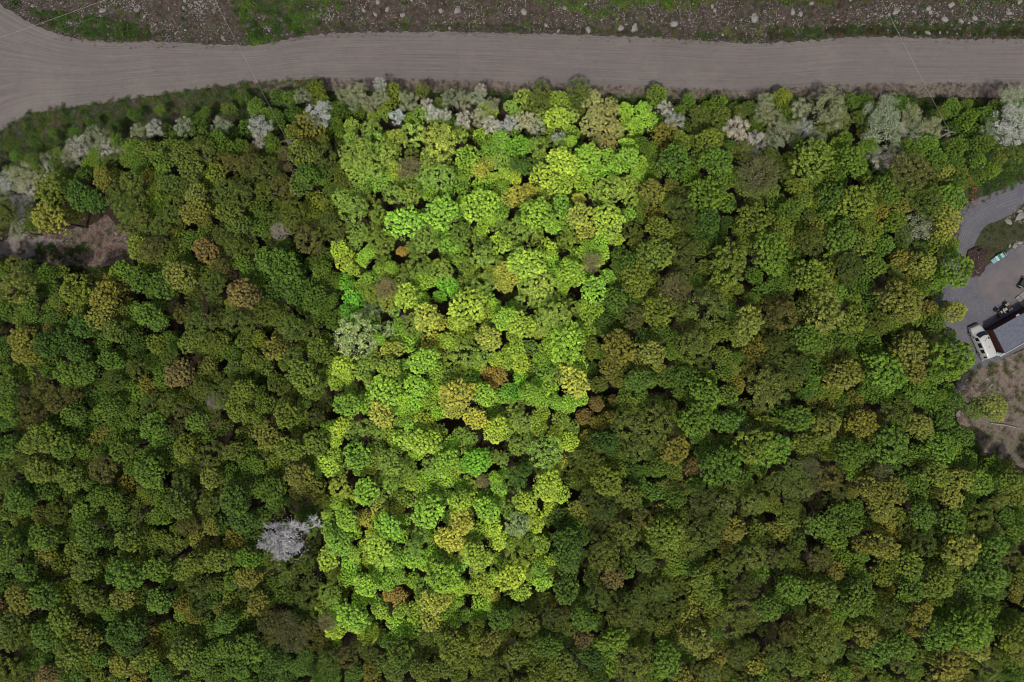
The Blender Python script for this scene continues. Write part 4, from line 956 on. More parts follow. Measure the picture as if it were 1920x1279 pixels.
G1, G2, G3 = (0.042, 0.095, 0.02), (0.075, 0.145, 0.027), (0.12, 0.17, 0.033)
weeds("meadow_plants", MEADOW, 1900, [G1, MAU, G2, G1, G3, MAU, G1], (3, 11), "dark green low plants along the road's lower left side", 0.12)
weeds("dry_verge_weeds", VERGE, 1900, [(0.20, 0.17, 0.165), (0.13, 0.11, 0.10), (0.10, 0.10, 0.07), (0.24, 0.21, 0.20), (0.07, 0.08, 0.04)], (2.5, 7), "dry mauve grey weeds along the road's lower edge", 0.7, (0.3, 0.7))
weeds("road_edge_tufts", [(100, 50), (150, 64), (215, 70), (400, 74), (560, 60), (760, 52), (960, 54), (1250, 62), (1400, 72), (1600, 60), (1920, 64), (2150, 64), (2150, 80), (1920, 82), (1600, 78), (1400, 90), (1250, 82), (960, 72), (760, 70), (640, 72), (560, 78), (400, 94), (215, 90), (100, 74)],
      900, [(0.12, 0.10, 0.085), (0.08, 0.09, 0.04), (0.16, 0.135, 0.125), G1], (1.5, 4.5), "small dry tufts along the road's upper edge", 0.75, (0.2, 0.5))
weeds("edge_weeds", [(-160, 345), (0, 250), (50, 222), (110, 208), (200, 197), (300, 183), (400, 168), (480, 158), (480, 170), (400, 180), (300, 200), (200, 215), (110, 225), (50, 240), (0, 262), (-160, 360)],
      420, [(0.17, 0.14, 0.13), (0.12, 0.10, 0.09), G1], (3, 7), "grey brown weeds at the edge of the road junction", 0.7, (0.3, 0.6))
VERGE2 = [(560, 168), (900, 172), (1100, 178), (1300, 182), (1500, 182), (1760, 180), (1760, 232), (1500, 215), (1300, 215), (1220, 200), (1000, 190), (700, 190), (560, 205)]
weeds("verge_plants", VERGE2, 700, [G1, G2, G1, G3], (5, 11), "dark green plants between the verge and the woodland edge", 0.1)
RB = [(1735, 195), (1800, 190), (2150, 190), (2150, 325), (1920, 335), (1870, 355), (1830, 368), (1800, 360), (1760, 300)]
weeds("roadside_plants", RB, 1500, [G2, G1, GRN, G1, (0.17, 0.11, 0.08)], (5, 13), "green plants around the right utility pole", 0.2, (0.6, 1.2))
def bd(x, y):
    e = edge_y(TOP, x)
    d_ = e - y
    if d_ < 3: return 0
    band = 1.0 if (6 < d_ < (34 if x > 1350 else 22)) and x > 560 else 0.2
    topg = 0.9 if (y < 14 and x > 1000) else 0
    return max(band * (0.35 + 0.65 * (noise.noise(Vector((x * .012, 3, 1))) > -0.15)), topg, 0.5 if noise.noise(Vector((x * .018, y * .03, 2))) > 0.12 else 0.05)
BANKP = [(120, -90), (2150, -90), (2150, 72), (1700, 68), (1500, 76), (1400, 80), (1250, 70), (860, 60), (640, 60), (560, 67), (480, 84), (215, 78), (120, 60)]
weeds("bank_plants", BANKP, 3000, [G1, (0.06, 0.11, 0.025), G3, G1, (0.10, 0.075, 0.04), (0.07, 0.045, 0.035)], (3, 9), "green and brown plants growing on the rubble bank", 0.25, (0.4, 0.9), True, bd)
weeds("bank_dry_weeds", BANKP, 1100, [(0.12, 0.088, 0.072), (0.08, 0.055, 0.043), (0.16, 0.135, 0.12)], (3, 7), "dry brown weeds growing on the rubble bank", 1.0, (0.2, 0.5), True)
weeds("clearing_weeds", CLEARING, 420, [(0.15, 0.10, 0.08), G1, (0.19, 0.15, 0.13), (0.1, 0.07, 0.05)], (3, 8), "dry reddish weeds on the left clearing", 0.65, (0.3, 0.7))
weeds("clearing_edge_plants", [(-140, 485), (30, 486), (100, 500), (250, 503), (250, 525), (100, 522), (20, 505), (-140, 512)], 260, [G1, G2, (0.03, 0.04, 0.02)], (5, 10), "dark green plants along the clearing's lower side", 0.05)
weeds("clearing_middle_plants", [(70, 456), (105, 458), (130, 470), (160, 455), (170, 470), (130, 486), (85, 484), (65, 474)], 70, [G1, G1, G2], (4, 8), "dark green plants in the middle of the left clearing")
weeds("scrub_plants", SCRUB, 900, [(0.20, 0.15, 0.12), (0.11, 0.13, 0.05), (0.08, 0.10, 0.035), (0.22, 0.18, 0.15)], (4, 10), "dry and green scrub below the yard", 0.55, (0.4, 1.0))
weeds("island_plants", ISLAND, 520, [G1, (0.06, 0.08, 0.03), (0.10, 0.09, 0.05), (0.12, 0.09, 0.06)], (3, 8), "dark green grass and weeds on the island inside the driveway bend", 0.25, (0.3, 0.7))

weeds("junction_green", [(50, 12), (120, 26), (200, 36), (280, 48), (282, 74), (215, 76), (150, 68), (90, 50)], 420, [G1, G2, G1, (0.10, 0.08, 0.05)], (3, 9), "green weeds along the road edge right of the junction", 0.15, (0.5, 1.0), True)
weeds("track_side_green", [(415, -30), (620, -30), (620, 30), (570, 70), (545, 60), (530, 40), (520, 84), (450, 82), (455, 40)], 300, [G1, G2, GRN, G1], (5, 13), "green leafy plants either side of the faint track at the top", 0.08, (0.6, 1.2), True)
weeds("top_edge_green", [(1010, -60), (1340, -60), (1340, 14), (1270, 22), (1200, 16), (1120, 40), (1085, 24), (1010, 8)], 420, [GRN, G2, G3], (4, 11), "bright green plants at the top edge over the road's middle", 0.05, (0.6, 1.2), True)
weeds("top_right_green", [(1440, -60), (1580, -60), (1560, 6), (1500, 18), (1450, 12)], 160, [GRN, G2, G3], (4, 11), "bright green plants at the top edge left of the grey scree", 0.05, (0.6, 1.2), True)
weeds("ditch_green", [(1440, 50), (1600, 46), (1760, 44), (1920, 40), (2150, 40), (2150, 68), (1920, 68), (1700, 66), (1600, 66), (1500, 72), (1440, 74)], 950, [(0.03, 0.07, 0.018), G1, (0.05, 0.045, 0.02), (0.028, 0.06, 0.016)], (3, 8), "dark green plants in the ditch along the road at right", 0.1, (0.4, 0.8), True)
weeds("driveway_edge_weeds", [(1750, 560), (1800, 400), (1812, 372), (1870, 350), (1925, 330), (1925, 345), (1870, 366), (1830, 384), (1806, 410), (1790, 470), (1765, 560)], 160, [(0.12, 0.10, 0.08), G1, (0.16, 0.12, 0.10)], (2, 6), "dry weeds creeping over the driveway's edge", 0.6, (0.3, 0.6))
# wheel tracks on the driveway
def track(name, pts_px, w, label=None):
    line = polyline([P(u_, v_)[:2] for u_, v_ in pts_px], 0.4); vs_, fs_ = [], []
    for i, p in enumerate(line):
        t_ = (line[min(i + 1, len(line) - 1)] - line[max(i - 1, 0)]).normalized(); n_ = Vector((-t_.y, t_.x))
        ww = w * (0.55 + 0.45 * noise.noise(Vector((p.x * .8, p.y * .8, w * 30)))) * min(1, i / 6, (len(line) - 1 - i) / 6 + .02)
        o_ = n_ * wob(p.x, p.y, 0.05, 0.6)
        for s_ in (-1, 1): q = p + o_ + n_ * s_ * ww; vs_.append((q.x, q.y, 0.024))
    for i in range(len(line) - 1): fs_.append((2 * i, 2 * i + 1, 2 * i + 3, 2 * i + 2))
    me = bpy.data.meshes.new(name); me.from_pydata(vs_, [], fs_); me.materials.append(MAT_TRACK); me.update()
    if me.polygons[0].normal.z < 0: me.flip_normals()
    tag(obj(name, me), kind="structure")
for k_ in range(5):
    o_ = k_ * 5.5
    track("wheel_track", [(1925, 350 + o_), (1880, 366 + o_), (1845, 388 + o_ * .9), (1815 + o_ * .4, 415 + o_ * .6), (1797 + o_ * .7, 450 + o_ * .2), (1786 + o_ * .8, 490), (1775 + o_ * .9, 535)], 0.10 + 0.03 * (k_ % 2))

# ---------------------------------------------------------------- stones
def rock_mesh(seed, mat, flat=0.6):
    rr = random.Random(seed); bm = bmesh.new()
    bmesh.ops.create_icosphere(bm, subdivisions=2, radius=1)
    for v in bm.verts:
        k = 1 + 0.32 * noise.noise(v.co * 1.3 + Vector((seed, 0, 0))) + 0.12 * noise.noise(v.co * 3.5 + Vector((0, seed, 0)))
        v.co = Vector((v.co.x * k, v.co.y * k * 0.8, v.co.z * k * flat))
    return bm_mesh("rock_mesh", bm, mat)
MAT_ROCK = plain("pale_rock", (0.235, 0.222, 0.21), 0.9, nscale=3, var=0.3, bumpd=0.05)
MAT_RUBBLE = plain("rubble_rock", (0.20, 0.185, 0.18), 0.9, nscale=2, var=0.45, bumpd=0.05)
ROCKS = [rock_mesh(i, MAT_ROCK) for i in range(4)]
RUBB = [rock_mesh(20 + i, MAT_RUBBLE) for i in range(3)]
def stone_where(x, y):
    if y < 90:
        near = [("the road junction", 60), ("the grey rubble heap", 340), ("the faint track up the bank", 540), ("the wide rubble field", 850), ("the long flat stones", 1175),
                ("the oval pale boulder", 1303), ("the wide grey scree", 1560), ("the dark ditch at right", 1760), ("the bank's right end", 1900)]
        n_ = min(near, key=lambda q: abs(q[1] - x))
        return f"on the bank {'right of' if x > n_[1] else 'left of'} {n_[0]}"
    if x < 200: return "in the shade below the left clearing"
    if y < 480: return "beside the driveway island at the right edge"
    return "at the woodland edge below the yard"
seen = {}
SL = [tuple(map(float, w.split(','))) for w in STONES.split()]
SL.sort(key=lambda q: -q[2])
for i, (x, y, r) in enumerate(SL):
    w_ = stone_where(x, y); k = seen.get(w_, 0); seen[w_] = k + 1
    b = P(x, y); z = bank_h(x, y) if y < 80 else 0.0
    o = obj("boulder", ROCKS[i % 4], None, (b.x, b.y, z + r * S * 0.2), (rnd.uniform(-.2, .2), rnd.uniform(-.2, .2), rnd.uniform(0, 3.1)))
    o.scale = (r * S * rnd.uniform(1.0, 1.35), r * S, r * S)
    lb = "flat oval pale boulder lying on the bank above the road" if (int(x), int(y)) == (1263, 45) else f"pale {'flat ' if r >= 6 else ''}boulder {w_}, {(ORD[min(k, 11)] + 'largest') if k else 'the largest'} there"
    tag(o, lb, "boulder", "pale boulders")
    if i < 4: FIRST[id(ROCKS[i % 4])] = o
rub = []
pr = [FIRST[id(m)] for m in ROCKS]
for k in range(3400):
    x = rnd.uniform(60, 2100); e = edge_y(TOP, x)
    y = e - abs(rnd.gauss(0, 1)) * 26 - 8
    if rnd.random() < 0.3: y = rnd.uniform(-80, e - 5)
    if noise.noise(Vector((x * .008, y * .02, 4))) + rnd.uniform(-.25, .25) < -0.02: continue
    b = P(x, y); r = min(0.22, 0.03 + rnd.expovariate(28)); 
    if y > e - 4: continue
    rub.append((b.x, b.y, bank_h(x, y) + r * .2, (r * rnd.uniform(.8, 1.5), r, r * .8), rnd.uniform(0, 6.28), (1, 1, 1), k))
for (x0, y0, x1, y1, n_) in [(1885, 385, 1935, 420, 70), (1800, 700, 1910, 740, 60), (1890, 445, 1930, 470, 25), (0, 440, 110, 485, 60), (1560, 8, 1900, 50, 500), (350, 0, 420, 30, 260), (190, 0, 270, 25, 160), (585, 18, 620, 38, 120)]:
    for k in range(n_):
        x, y = rnd.uniform(x0, x1), rnd.uniform(y0, y1); b = P(x, y); r = min(0.22, 0.03 + rnd.expovariate(26))
        rub.append((b.x, b.y, (bank_h(x, y) if y < 70 else 0.03) + r * .2, (r * rnd.uniform(.8, 1.5), r, r * .8), rnd.uniform(0, 6.28), (1, 1, 1), k))
scatter("rubble_stones", rub, pr, "loose pale stones scattered over the bank and beside the driveway")

# ---------------------------------------------------------------- poles and wires
MAT_POLE = plain("weathered_wood", (0.17, 0.155, 0.14), 0.9, nscale=6, var=0.3)
MAT_WIRE = plain("wire_metal", (0.38, 0.38, 0.37), 0.5, metal=0.3)
MAT_PORC = plain("insulator", (0.35, 0.35, 0.36), 0.3)
def pole(top_px, h, rz, label):
    b = P(*top_px, h)
    t = empty("utility_pole", (b.x, b.y, 0), rz)
    bm = bmesh.new(); add_tube(bm, [(0, 0, -0.2), (0, 0, h)], [0.17, 0.11], 12); obj("shaft", bm_mesh("shaft", bm, MAT_POLE, True), t)
    bm = bmesh.new(); add_box(bm, (0, 0.14, h - 0.35), (1.5, 0.09, 0.11), bevel=.01); obj("crossarm", bm_mesh("crossarm", bm, MAT_POLE), t)
    for s_ in (-0.68, -0.25, 0.25, 0.68):
        bm = bmesh.new(); add_disc(bm, (s_, 0.14, h - 0.2), 0.06, 0.18, n=10, r2=.03); obj("insulator", bm_mesh("insulator", bm, MAT_PORC), t)
    bm = bmesh.new(); add_disc(bm, (0.32, -0.1, h - 1.1), 0.2, 0.6, n=14); obj("transformer", bm_mesh("transformer", bm, MAT_RUBBLE, True), t)
    tag(t, label, "utility pole", None); return b
pr_ = pole((1783, 247), 7.4, R(-15), "weathered utility pole with crossarm among bushes near the top right")
pl_ = pole((538, 264), 7.4, R(10), "weathered utility pole in the shade near the top, left of the bright block")
def wire(a, b, sag, label, r=0.016):
    a, b = Vector(a), Vector(b); pts = []
    for i in range(25):
        f = i / 24; p = a.lerp(b, f); p.z -= sag * 4 * f * (1 - f); pts.append(p)
    bm = bmesh.new(); add_tube(bm, pts, r, 5)
    tag(obj("overhead_wire", bm_mesh("overhead_wire", bm, MAT_WIRE)), label, "wire", "overhead wires")
wire(pr_ + Vector((0, 0, -.2)), P(1610, -90, 9), 0.25, "thin wire from the right pole across the road to the top edge")
wire(pl_ + Vector((0, 0, -.2)), P(345, -110, 9), 0.25, "thin wire from the left pole across the road to the top edge")
wire(P(-120, 111, 9), P(330, -50, 9), 0.3, "bright slanting wire over the road junction in the top left corner", 0.018)
wire(P(-120, 128, 8.2), P(330, -20, 8.2), 0.35, "fainter lower wire over the road junction in the top left corner", 0.008)

# ---------------------------------------------------------------- van
MAT_WHITE = plain("white_paint", (0.50, 0.50, 0.48), 0.35, nscale=2.5, var=0.04, coat=0.3)
MAT_GLASS = plain("dark_glass", (0.012, 0.022, 0.028), 0.08, nscale=2, var=0.1)
MAT_TYRE = plain("tyre_rubber", (0.02, 0.02, 0.02), 0.85, var=0.2)
MAT_CHROME = plain("bumper_metal", (0.45, 0.45, 0.45), 0.3, metal=0.8)
MAT_DARK = plain("dark_plastic", (0.03, 0.03, 0.03), 0.6)
MAT_GREYP = plain("grey_plastic", (0.25, 0.25, 0.24), 0.6)
MAT_RED = plain("lamp_red", (0.30, 0.05, 0.03), 0.3)
MAT_LAMP = plain("lamp_clear", (0.55, 0.55, 0.55), 0.15)
def interp(tab, x):
    for (a, b) in zip(tab[:-1], tab[1:]):
        if a[0] <= x <= b[0]: return a[1] + (b[1] - a[1]) * (x - a[0]) / (b[0] - a[0])
    return tab[0][1] if x < tab[0][0] else tab[-1][1]
ZT = [(-2.55, 1.1), (-2.5, 1.72), (-2.38, 1.86), (-1.5, 1.94), (0.4, 1.95), (0.95, 1.86), (1.62, 1.2), (1.75, 1.14), (2.3, 0.96), (2.48, 0.82), (2.55, 0.6)]
WD = [(-2.55, 0.8), (-2.45, 0.9), (-1.8, 0.95), (1.5, 0.95), (2.2, 0.88), (2.45, 0.78), (2.55, 0.66)]
def sec(x):
    zt, w = interp(ZT, x), interp(WD, x)
    belt = min(1.08, zt - 0.08); wr = w - max(0, zt - 1.08) * 0.17
    half = [(w * 0.97, 0.34), (w, 0.6), (w, belt - 0.25 if belt > .9 else .64), (w * 0.985, belt), (wr * 0.99, max(belt + .01, zt - 0.16)), (wr * 0.93, zt - 0.05), (wr * 0.78, zt), (wr * 0.4, zt + 0.03), (0, zt + 0.04)]
    return half
def van():
    c = P(1842.5, 641, 1.0)
    t = empty("white_van", (c.x, c.y, 0.02), R(114)); t.scale = (1.0, 0.98, 0.95)
    bm = bmesh.new(); xs = [-2.55, -2.5, -2.44, -2.38, -2.1, -1.5, -.9, -.3, .4, .7, .95, 1.15, 1.4, 1.62, 1.75, 2.0, 2.3, 2.42, 2.48, 2.55]
    rows = []
    for x in xs:
        h_ = sec(x); pts = [(x, y, z) for y, z in h_] + [(x, -y, z) for y, z in reversed(h_[:-1])]
        rows.append([bm.verts.new(p) for p in pts])
    for a, b in zip(rows[:-1], rows[1:]):
        for k in range(len(a) - 1): bm.faces.new((a[k], b[k], b[k + 1], a[k + 1]))
    bm.faces.new(list(reversed(rows[0]))); bm.faces.new(rows[-1])
    bmesh.ops.recalc_face_normals(bm, faces=bm.faces)
    body = obj("body", bm_mesh("body", bm, MAT_WHITE, True), t)
    def patch(name, x0, x1, k0, k1, side, mat, off=0.012, n_=4, par=t, curve=0.0):
        bm = bmesh.new(); g = []
        for i in range(n_ + 1):
            x = x0 + (x1 - x0) * i / n_; h_ = sec(x); row = []
            for j in range(4):
                kk = k0 + (k1 - k0) * j / 3; i0 = int(min(kk, len(h_) - 2)); f = kk - i0
                y = h_[i0][0] * (1 - f) + h_[i0 + 1][0] * f; z = h_[i0][1] * (1 - f) + h_[i0 + 1][1] * f
                row.append(bm.verts.new((x, side * (y + off), z + off * .5)))
            g.append(row)
        for a, b in zip(g[:-1], g[1:]):
            for k in range(3): bm.faces.new((a[k], b[k], b[k + 1], a[k + 1]))
        bmesh.ops.solidify(bm, geom=bm.faces[:], thickness=0.01)
        return obj(name, bm_mesh(name, bm, mat), par)
    for s_ in (1, -1):
        for x0, x1 in ((0.98, 0.45), (0.12, -0.62), (-0.92, -1.5), (-2.02, -2.3)):
            patch("side_window", x0, x1, 3.1, 4.0, s_, MAT_GLASS)
    # windshield: arched pane over the full width
    bm = bmesh.new(); g = []
    for i in range(7):
        f = i / 6
        row = []
        for j in range(13):
            q = -1 + 2 * j / 12
            x = 1.56 - 0.56 * f - 0.16 * q * q
            zt, w = interp(ZT, x), interp(WD, x); wr = (w - max(0, zt - 1.08) * 0.17) * 0.86
            row.append(bm.verts.new((x, q * wr, zt + 0.04 - 0.035 * q * q + 0.012)))
        g.append(row)
    for a, b in zip(g[:-1], g[1:]):
        for k in range(12): bm.faces.new((a[k], a[k + 1], b[k + 1], b[k]))
    bmesh.ops.recalc_face_normals(bm, faces=bm.faces)
    obj("windshield", bm_mesh("windshield", bm, MAT_GLASS, True), t)
    bm = bmesh.new(); add_box(bm, (-2.56, 0, 1.35), (0.03, 1.3, 0.42), bevel=.01); obj("rear_window", bm_mesh("rear_window", bm, MAT_GLASS), t)
    for s_ in (1, -1):
        for x in (1.65, -1.5):
            w_ = None
            bm = bmesh.new(); add_disc(bm, (x, s_ * 0.86, 0.34), 0.34, 0.22, 'Y', 22); w_ = obj("wheel", bm_mesh("wheel", bm, MAT_TYRE), t)
            bm = bmesh.new(); add_disc(bm, (x, s_ * 0.975, 0.34), 0.2, 0.02, 'Y', 16); obj("hubcap", bm_mesh("hubcap", bm, MAT_CHROME), w_)
        bm = bmesh.new(); add_box(bm, (1.12, s_ * 1.04, 1.15), (0.12, 0.2, 0.16), bevel=.03); obj("wing_mirror", bm_mesh("wing_mirror", bm, MAT_DARK), t)
        bm = bmesh.new(); add_box(bm, (2.5, s_ * 0.56, 0.7), (0.08, 0.26, 0.14), bevel=.03); obj("headlight", bm_mesh("headlight", bm, MAT_LAMP), t)
        bm = bmesh.new(); add_box(bm, (-2.56, s_ * 0.76, 1.0), (0.05, 0.12, 0.4), bevel=.02); obj("tail_light", bm_mesh("tail_light", bm, MAT_RED), t)
        bm = bmesh.new(); add_tube(bm, [(0.35, s_ * 0.945, 0.45), (0.35, s_ * 0.965, 0.8), (0.35, s_ * 0.955, 1.05)], 0.008, 4); obj("door_seam", bm_mesh("door_seam", bm, MAT_DARK), t)
    bm = bmesh.new(); add_tube(bm, [(2.47, -0.62, 0.90), (2.52, -0.3, 0.90), (2.53, 0, 0.90), (2.52, 0.3, 0.90), (2.47, 0.62, 0.90)], 0.02, 6); obj("grille_strip", bm_mesh("grille_strip", bm, MAT_RED), t)
    bm = bmesh.new(); add_box(bm, (2.6, 0, 0.48), (0.12, 1.6, 0.16), bevel=.04); obj("front_bumper", bm_mesh("front_bumper", bm, MAT_CHROME), t)
    bm = bmesh.new(); add_box(bm, (-2.68, 0, 0.5), (0.2, 1.85, 0.14), bevel=.04); obj("rear_bumper", bm_mesh("rear_bumper", bm, MAT_CHROME), t)
    bm = bmesh.new(); add_box(bm, (0.42, -0.5, 2.0), (0.3, 0.22, 0.06), bevel=.015); obj("roof_vent", bm_mesh("roof_vent", bm, MAT_DARK), t)
    for x, y in ((0.42, -0.12), (0.25, 0.14), (-0.85, -0.05)):
        bm = bmesh.new(); add_disc(bm, (x, y, 2.0), 0.1, 0.03, n=16, r2=.08); obj("roof_cap", bm_mesh("roof_cap", bm, MAT_GREYP, True), t)
    tag(t, "white camper van with dark windows parked beside the blue grey roof", "van")
van()

# ---------------------------------------------------------------- garage at the right edge
MAT_WALL = plain("dark_red_boards", (0.06, 0.018, 0.016), 0.75, nscale=4, var=0.35)
MAT_TRIM = plain("white_trim", (0.40, 0.40, 0.40), 0.5, nscale=5, var=0.1)
def tone_mat(name, a, b):
    m, nt, out = new_mat(name)
    at = N(nt, "ShaderNodeAttribute", attribute_type='GEOMETRY'); at.attribute_name = "tone"
    sp = N(nt, "ShaderNodeSeparateColor"); L(nt, at.outputs['Color'], sp.inputs[0])
    c = mixc(nt, sp.outputs[0], a, b)
    c = mixc(nt, ramp(nt, noise_n(nt, 30, 3, .7), .35, .7), c, [x * 1.25 for x in b])
    d_ = N(nt, "ShaderNodeBsdfPrincipled"); L(nt, c, d_.inputs['Base Color']); d_.inputs['Roughness'].default_value = 0.9
    L(nt, d_.outputs[0], out.inputs[0]); return m
MAT_SHING = tone_mat("slate_shingle", (0.060, 0.069, 0.092), (0.125, 0.138, 0.172))
def garage():
    hz = 2.6
    A, B = P(1863, 619, hz), P(1886.5, 661.5, hz - 0.25)
    ax = (P(1920, 587, hz) - A); ax.z = 0; ax.normalize()          # along the eave, to the right
    ay = Vector((ax.y, -ax.x, 0))                                   # towards the lower eave
    wid = (Vector((B.x, B.y, 0)) - Vector((A.x, A.y, 0))).dot(ay); ln = 11.0
    rz = math.atan2(ax.y, ax.x)
    t = empty("garage", (A.x, A.y, 0), rz)                          # local x = ax, local y = -ay
    sl = 0.25 / wid
    # boarded walls, board by board on the two sides in view
    bm = bmesh.new()
    add_box(bm, (ln / 2, -wid / 2, 1.17), (ln - 0.12, wid - 0.12, 2.34)); obj("wall", bm_mesh("wall", bm, MAT_WALL), t)
    for k in range(int(wid / 0.24)):
        bm = bmesh.new(); add_box(bm, (0.035, -0.14 - k * 0.24, 1.16), (0.03 + 0.006 * (k % 2), 0.225, 2.28)); obj("board", bm_mesh("board", bm, MAT_WALL), t)
    for k in range(32):
        bm = bmesh.new(); add_box(bm, (0.16 + k * 0.24, -0.035, 1.2), (0.225, 0.03 + 0.006 * (k % 2), 2.38)); obj("board", bm_mesh("board", bm, MAT_WALL), t)
    bm = bmesh.new()
    vs_ = [(-0.02, 0.02, hz - .03), (ln, 0.02, hz - .03), (ln, -wid - .02, hz - .28), (-0.02, -wid - .02, hz - .28)]
    lo = [bm.verts.new((x, y, z - 0.08)) for x, y, z in vs_]; hi = [bm.verts.new(v) for v in vs_]
    bm.faces.new(hi[::-1]); bm.faces.new(lo)
    for k in range(4): bm.faces.new((lo[k], hi[k], hi[(k + 1) % 4], lo[(k + 1) % 4]))
    bmesh.ops.recalc_face_normals(bm, faces=bm.faces)
    roof = obj("roof", bm_mesh("roof", bm, MAT_SHING), t)
    g = Leaves(); rr = random.Random(5)
    cw = 0.2
    for j in range(int(wid / cw) + 1):
        y0 = 0.01 - j * cw; x = -0.02 - (j % 2) * 0.15
        if y0 - cw < -wid - 0.05: break
        while x < ln:
            w = rr.uniform(0.26, 0.36); x1 = min(x + w - 0.012, ln); x0 = max(x, -0.02)
            if x1 > x0:
                za, zb = hz - 0.026 + sl * y0, hz - 0.026 + sl * (y0 - cw)
                i = len(g.v)
                up = rr.uniform(0.012, 0.022)
                g.v += [Vector(q) for q in ((x0, y0, za + .002), (x1, y0, za + .002), (x1, y0 - cw, zb + up), (x0, y0 - cw, zb + up), (x1, y0 - cw, zb), (x0, y0 - cw, zb))]
                g.f += [(i, i + 3, i + 2, i + 1), (i + 3, i + 5, i + 4, i + 2)]; c_ = (rr.random(), rr.random(), 0); g.c += [c_, c_]
            x += w
    sh = obj("shingles", g.mesh("shingles", MAT_SHING), roof); sh["kind"] = "stuff"
    bm = bmesh.new(); add_box(bm, (ln / 2, -wid - 0.08, hz - 0.30), (ln + 0.06, 0.10, 0.09), bevel=.01); obj("gutter", bm_mesh("gutter", bm, MAT_TRIM), t)
    bm = bmesh.new(); add_box(bm, (-0.42, -wid - 0.04, hz - 0.35), (0.8, 0.26, 0.05), bevel=.01); obj("eave_board", bm_mesh("eave_board", bm, MAT_TRIM), t)
    bm = bmesh.new(); add_box(bm, (4.2, 0.16, hz - 0.1), (0.5, 0.22, 0.08), bevel=.01); obj("eave_board", bm_mesh("eave_board", bm, MAT_TRIM), t)
    tag(t, "dark red boarded garage with blue grey shingle roof cut off by the right edge", "garage")
garage()

# ---------------------------------------------------------------- quad bike
MAT_TAN = plain("tan_plastic", (0.34, 0.30, 0.22), 0.45, nscale=4, var=0.12)
MAT_SEAT = plain("pale_seat", (0.30, 0.28, 0.26), 0.7, nscale=5, var=0.12)
def quad():
    c = P(1882, 581, 0.6); t = empty("quad_bike", (c.x, c.y, 0.02), R(212)); t.scale = (1.12,) * 3
    for x in (-0.72, 0.72):
        for y in (-0.45, 0.45):
            bm = bmesh.new(); add_disc(bm, (x, y, 0.28), 0.28, 0.24, 'Y', 18); w_ = obj("wheel", bm_mesh("wheel", bm, MAT_TYRE), t)
            bm = bmesh.new(); add_disc(bm, (x, y * 1.28, 0.28), 0.13, 0.03, 'Y', 12); obj("rim", bm_mesh("rim", bm, MAT_CHROME), w_)
    bm = bmesh.new(); add_box(bm, (0, 0, 0.48), (1.5, 0.34, 0.3), bevel=.06); obj("frame", bm_mesh("frame", bm, MAT_DARK), t)
    bm = bmesh.new(); add_box(bm, (0.0, 0, 0.76), (0.62, 0.4, 0.14), bevel=.05); obj("seat", bm_mesh("seat", bm, MAT_SEAT), t)
    for y in (-0.42, 0.42):
        bm = bmesh.new(); add_box(bm, (-0.7, y, 0.68), (0.55, 0.3, 0.06), bevel=.03); obj("rear_fender", bm_mesh("rear_fender", bm, MAT_TAN), t)
        bm = bmesh.new(); add_box(bm, (0.72, y, 0.66), (0.42, 0.26, 0.06), bevel=.03); obj("front_fender", bm_mesh("front_fender", bm, MAT_DARK), t)
    bm = bmesh.new(); add_box(bm, (-0.62, 0, 0.72), (0.2, 0.5, 0.1), bevel=.03); obj("tail_cover", bm_mesh("tail_cover", bm, MAT_WALL), t)
    for x0 in (0.68, -0.98):
        bm = bmesh.new()
        for k in range(4): add_tube(bm, [(x0, -0.4 + k * .27, 0.8), (x0 + 0.32, -0.4 + k * .27, 0.8)], 0.014, 5)
        for xx in (x0, x0 + .32): add_tube(bm, [(xx, -0.42, 0.8), (xx, 0.43, 0.8)], 0.014, 5)
        obj("rack", bm_mesh("rack", bm, MAT_DARK), t)
    bm = bmesh.new(); add_tube(bm, [(0.42, 0, 0.6), (0.36, 0, 0.95)], 0.03, 6); add_tube(bm, [(0.25, -0.42, 1.0), (0.38, -0.15, 0.96), (0.38, 0.15, 0.96), (0.25, 0.42, 1.0)], 0.02, 6); obj("handlebar", bm_mesh("handlebar", bm, MAT_CHROME), t)
    bm = bmesh.new(); add_box(bm, (0.55, 0, 0.74), (0.22, 0.34, 0.12), bevel=.04); obj("hood", bm_mesh("hood", bm, MAT_TAN), t)
    tag(t, "tan and black quad bike parked on grey gravel above the garage roof", "quad bike")
quad()

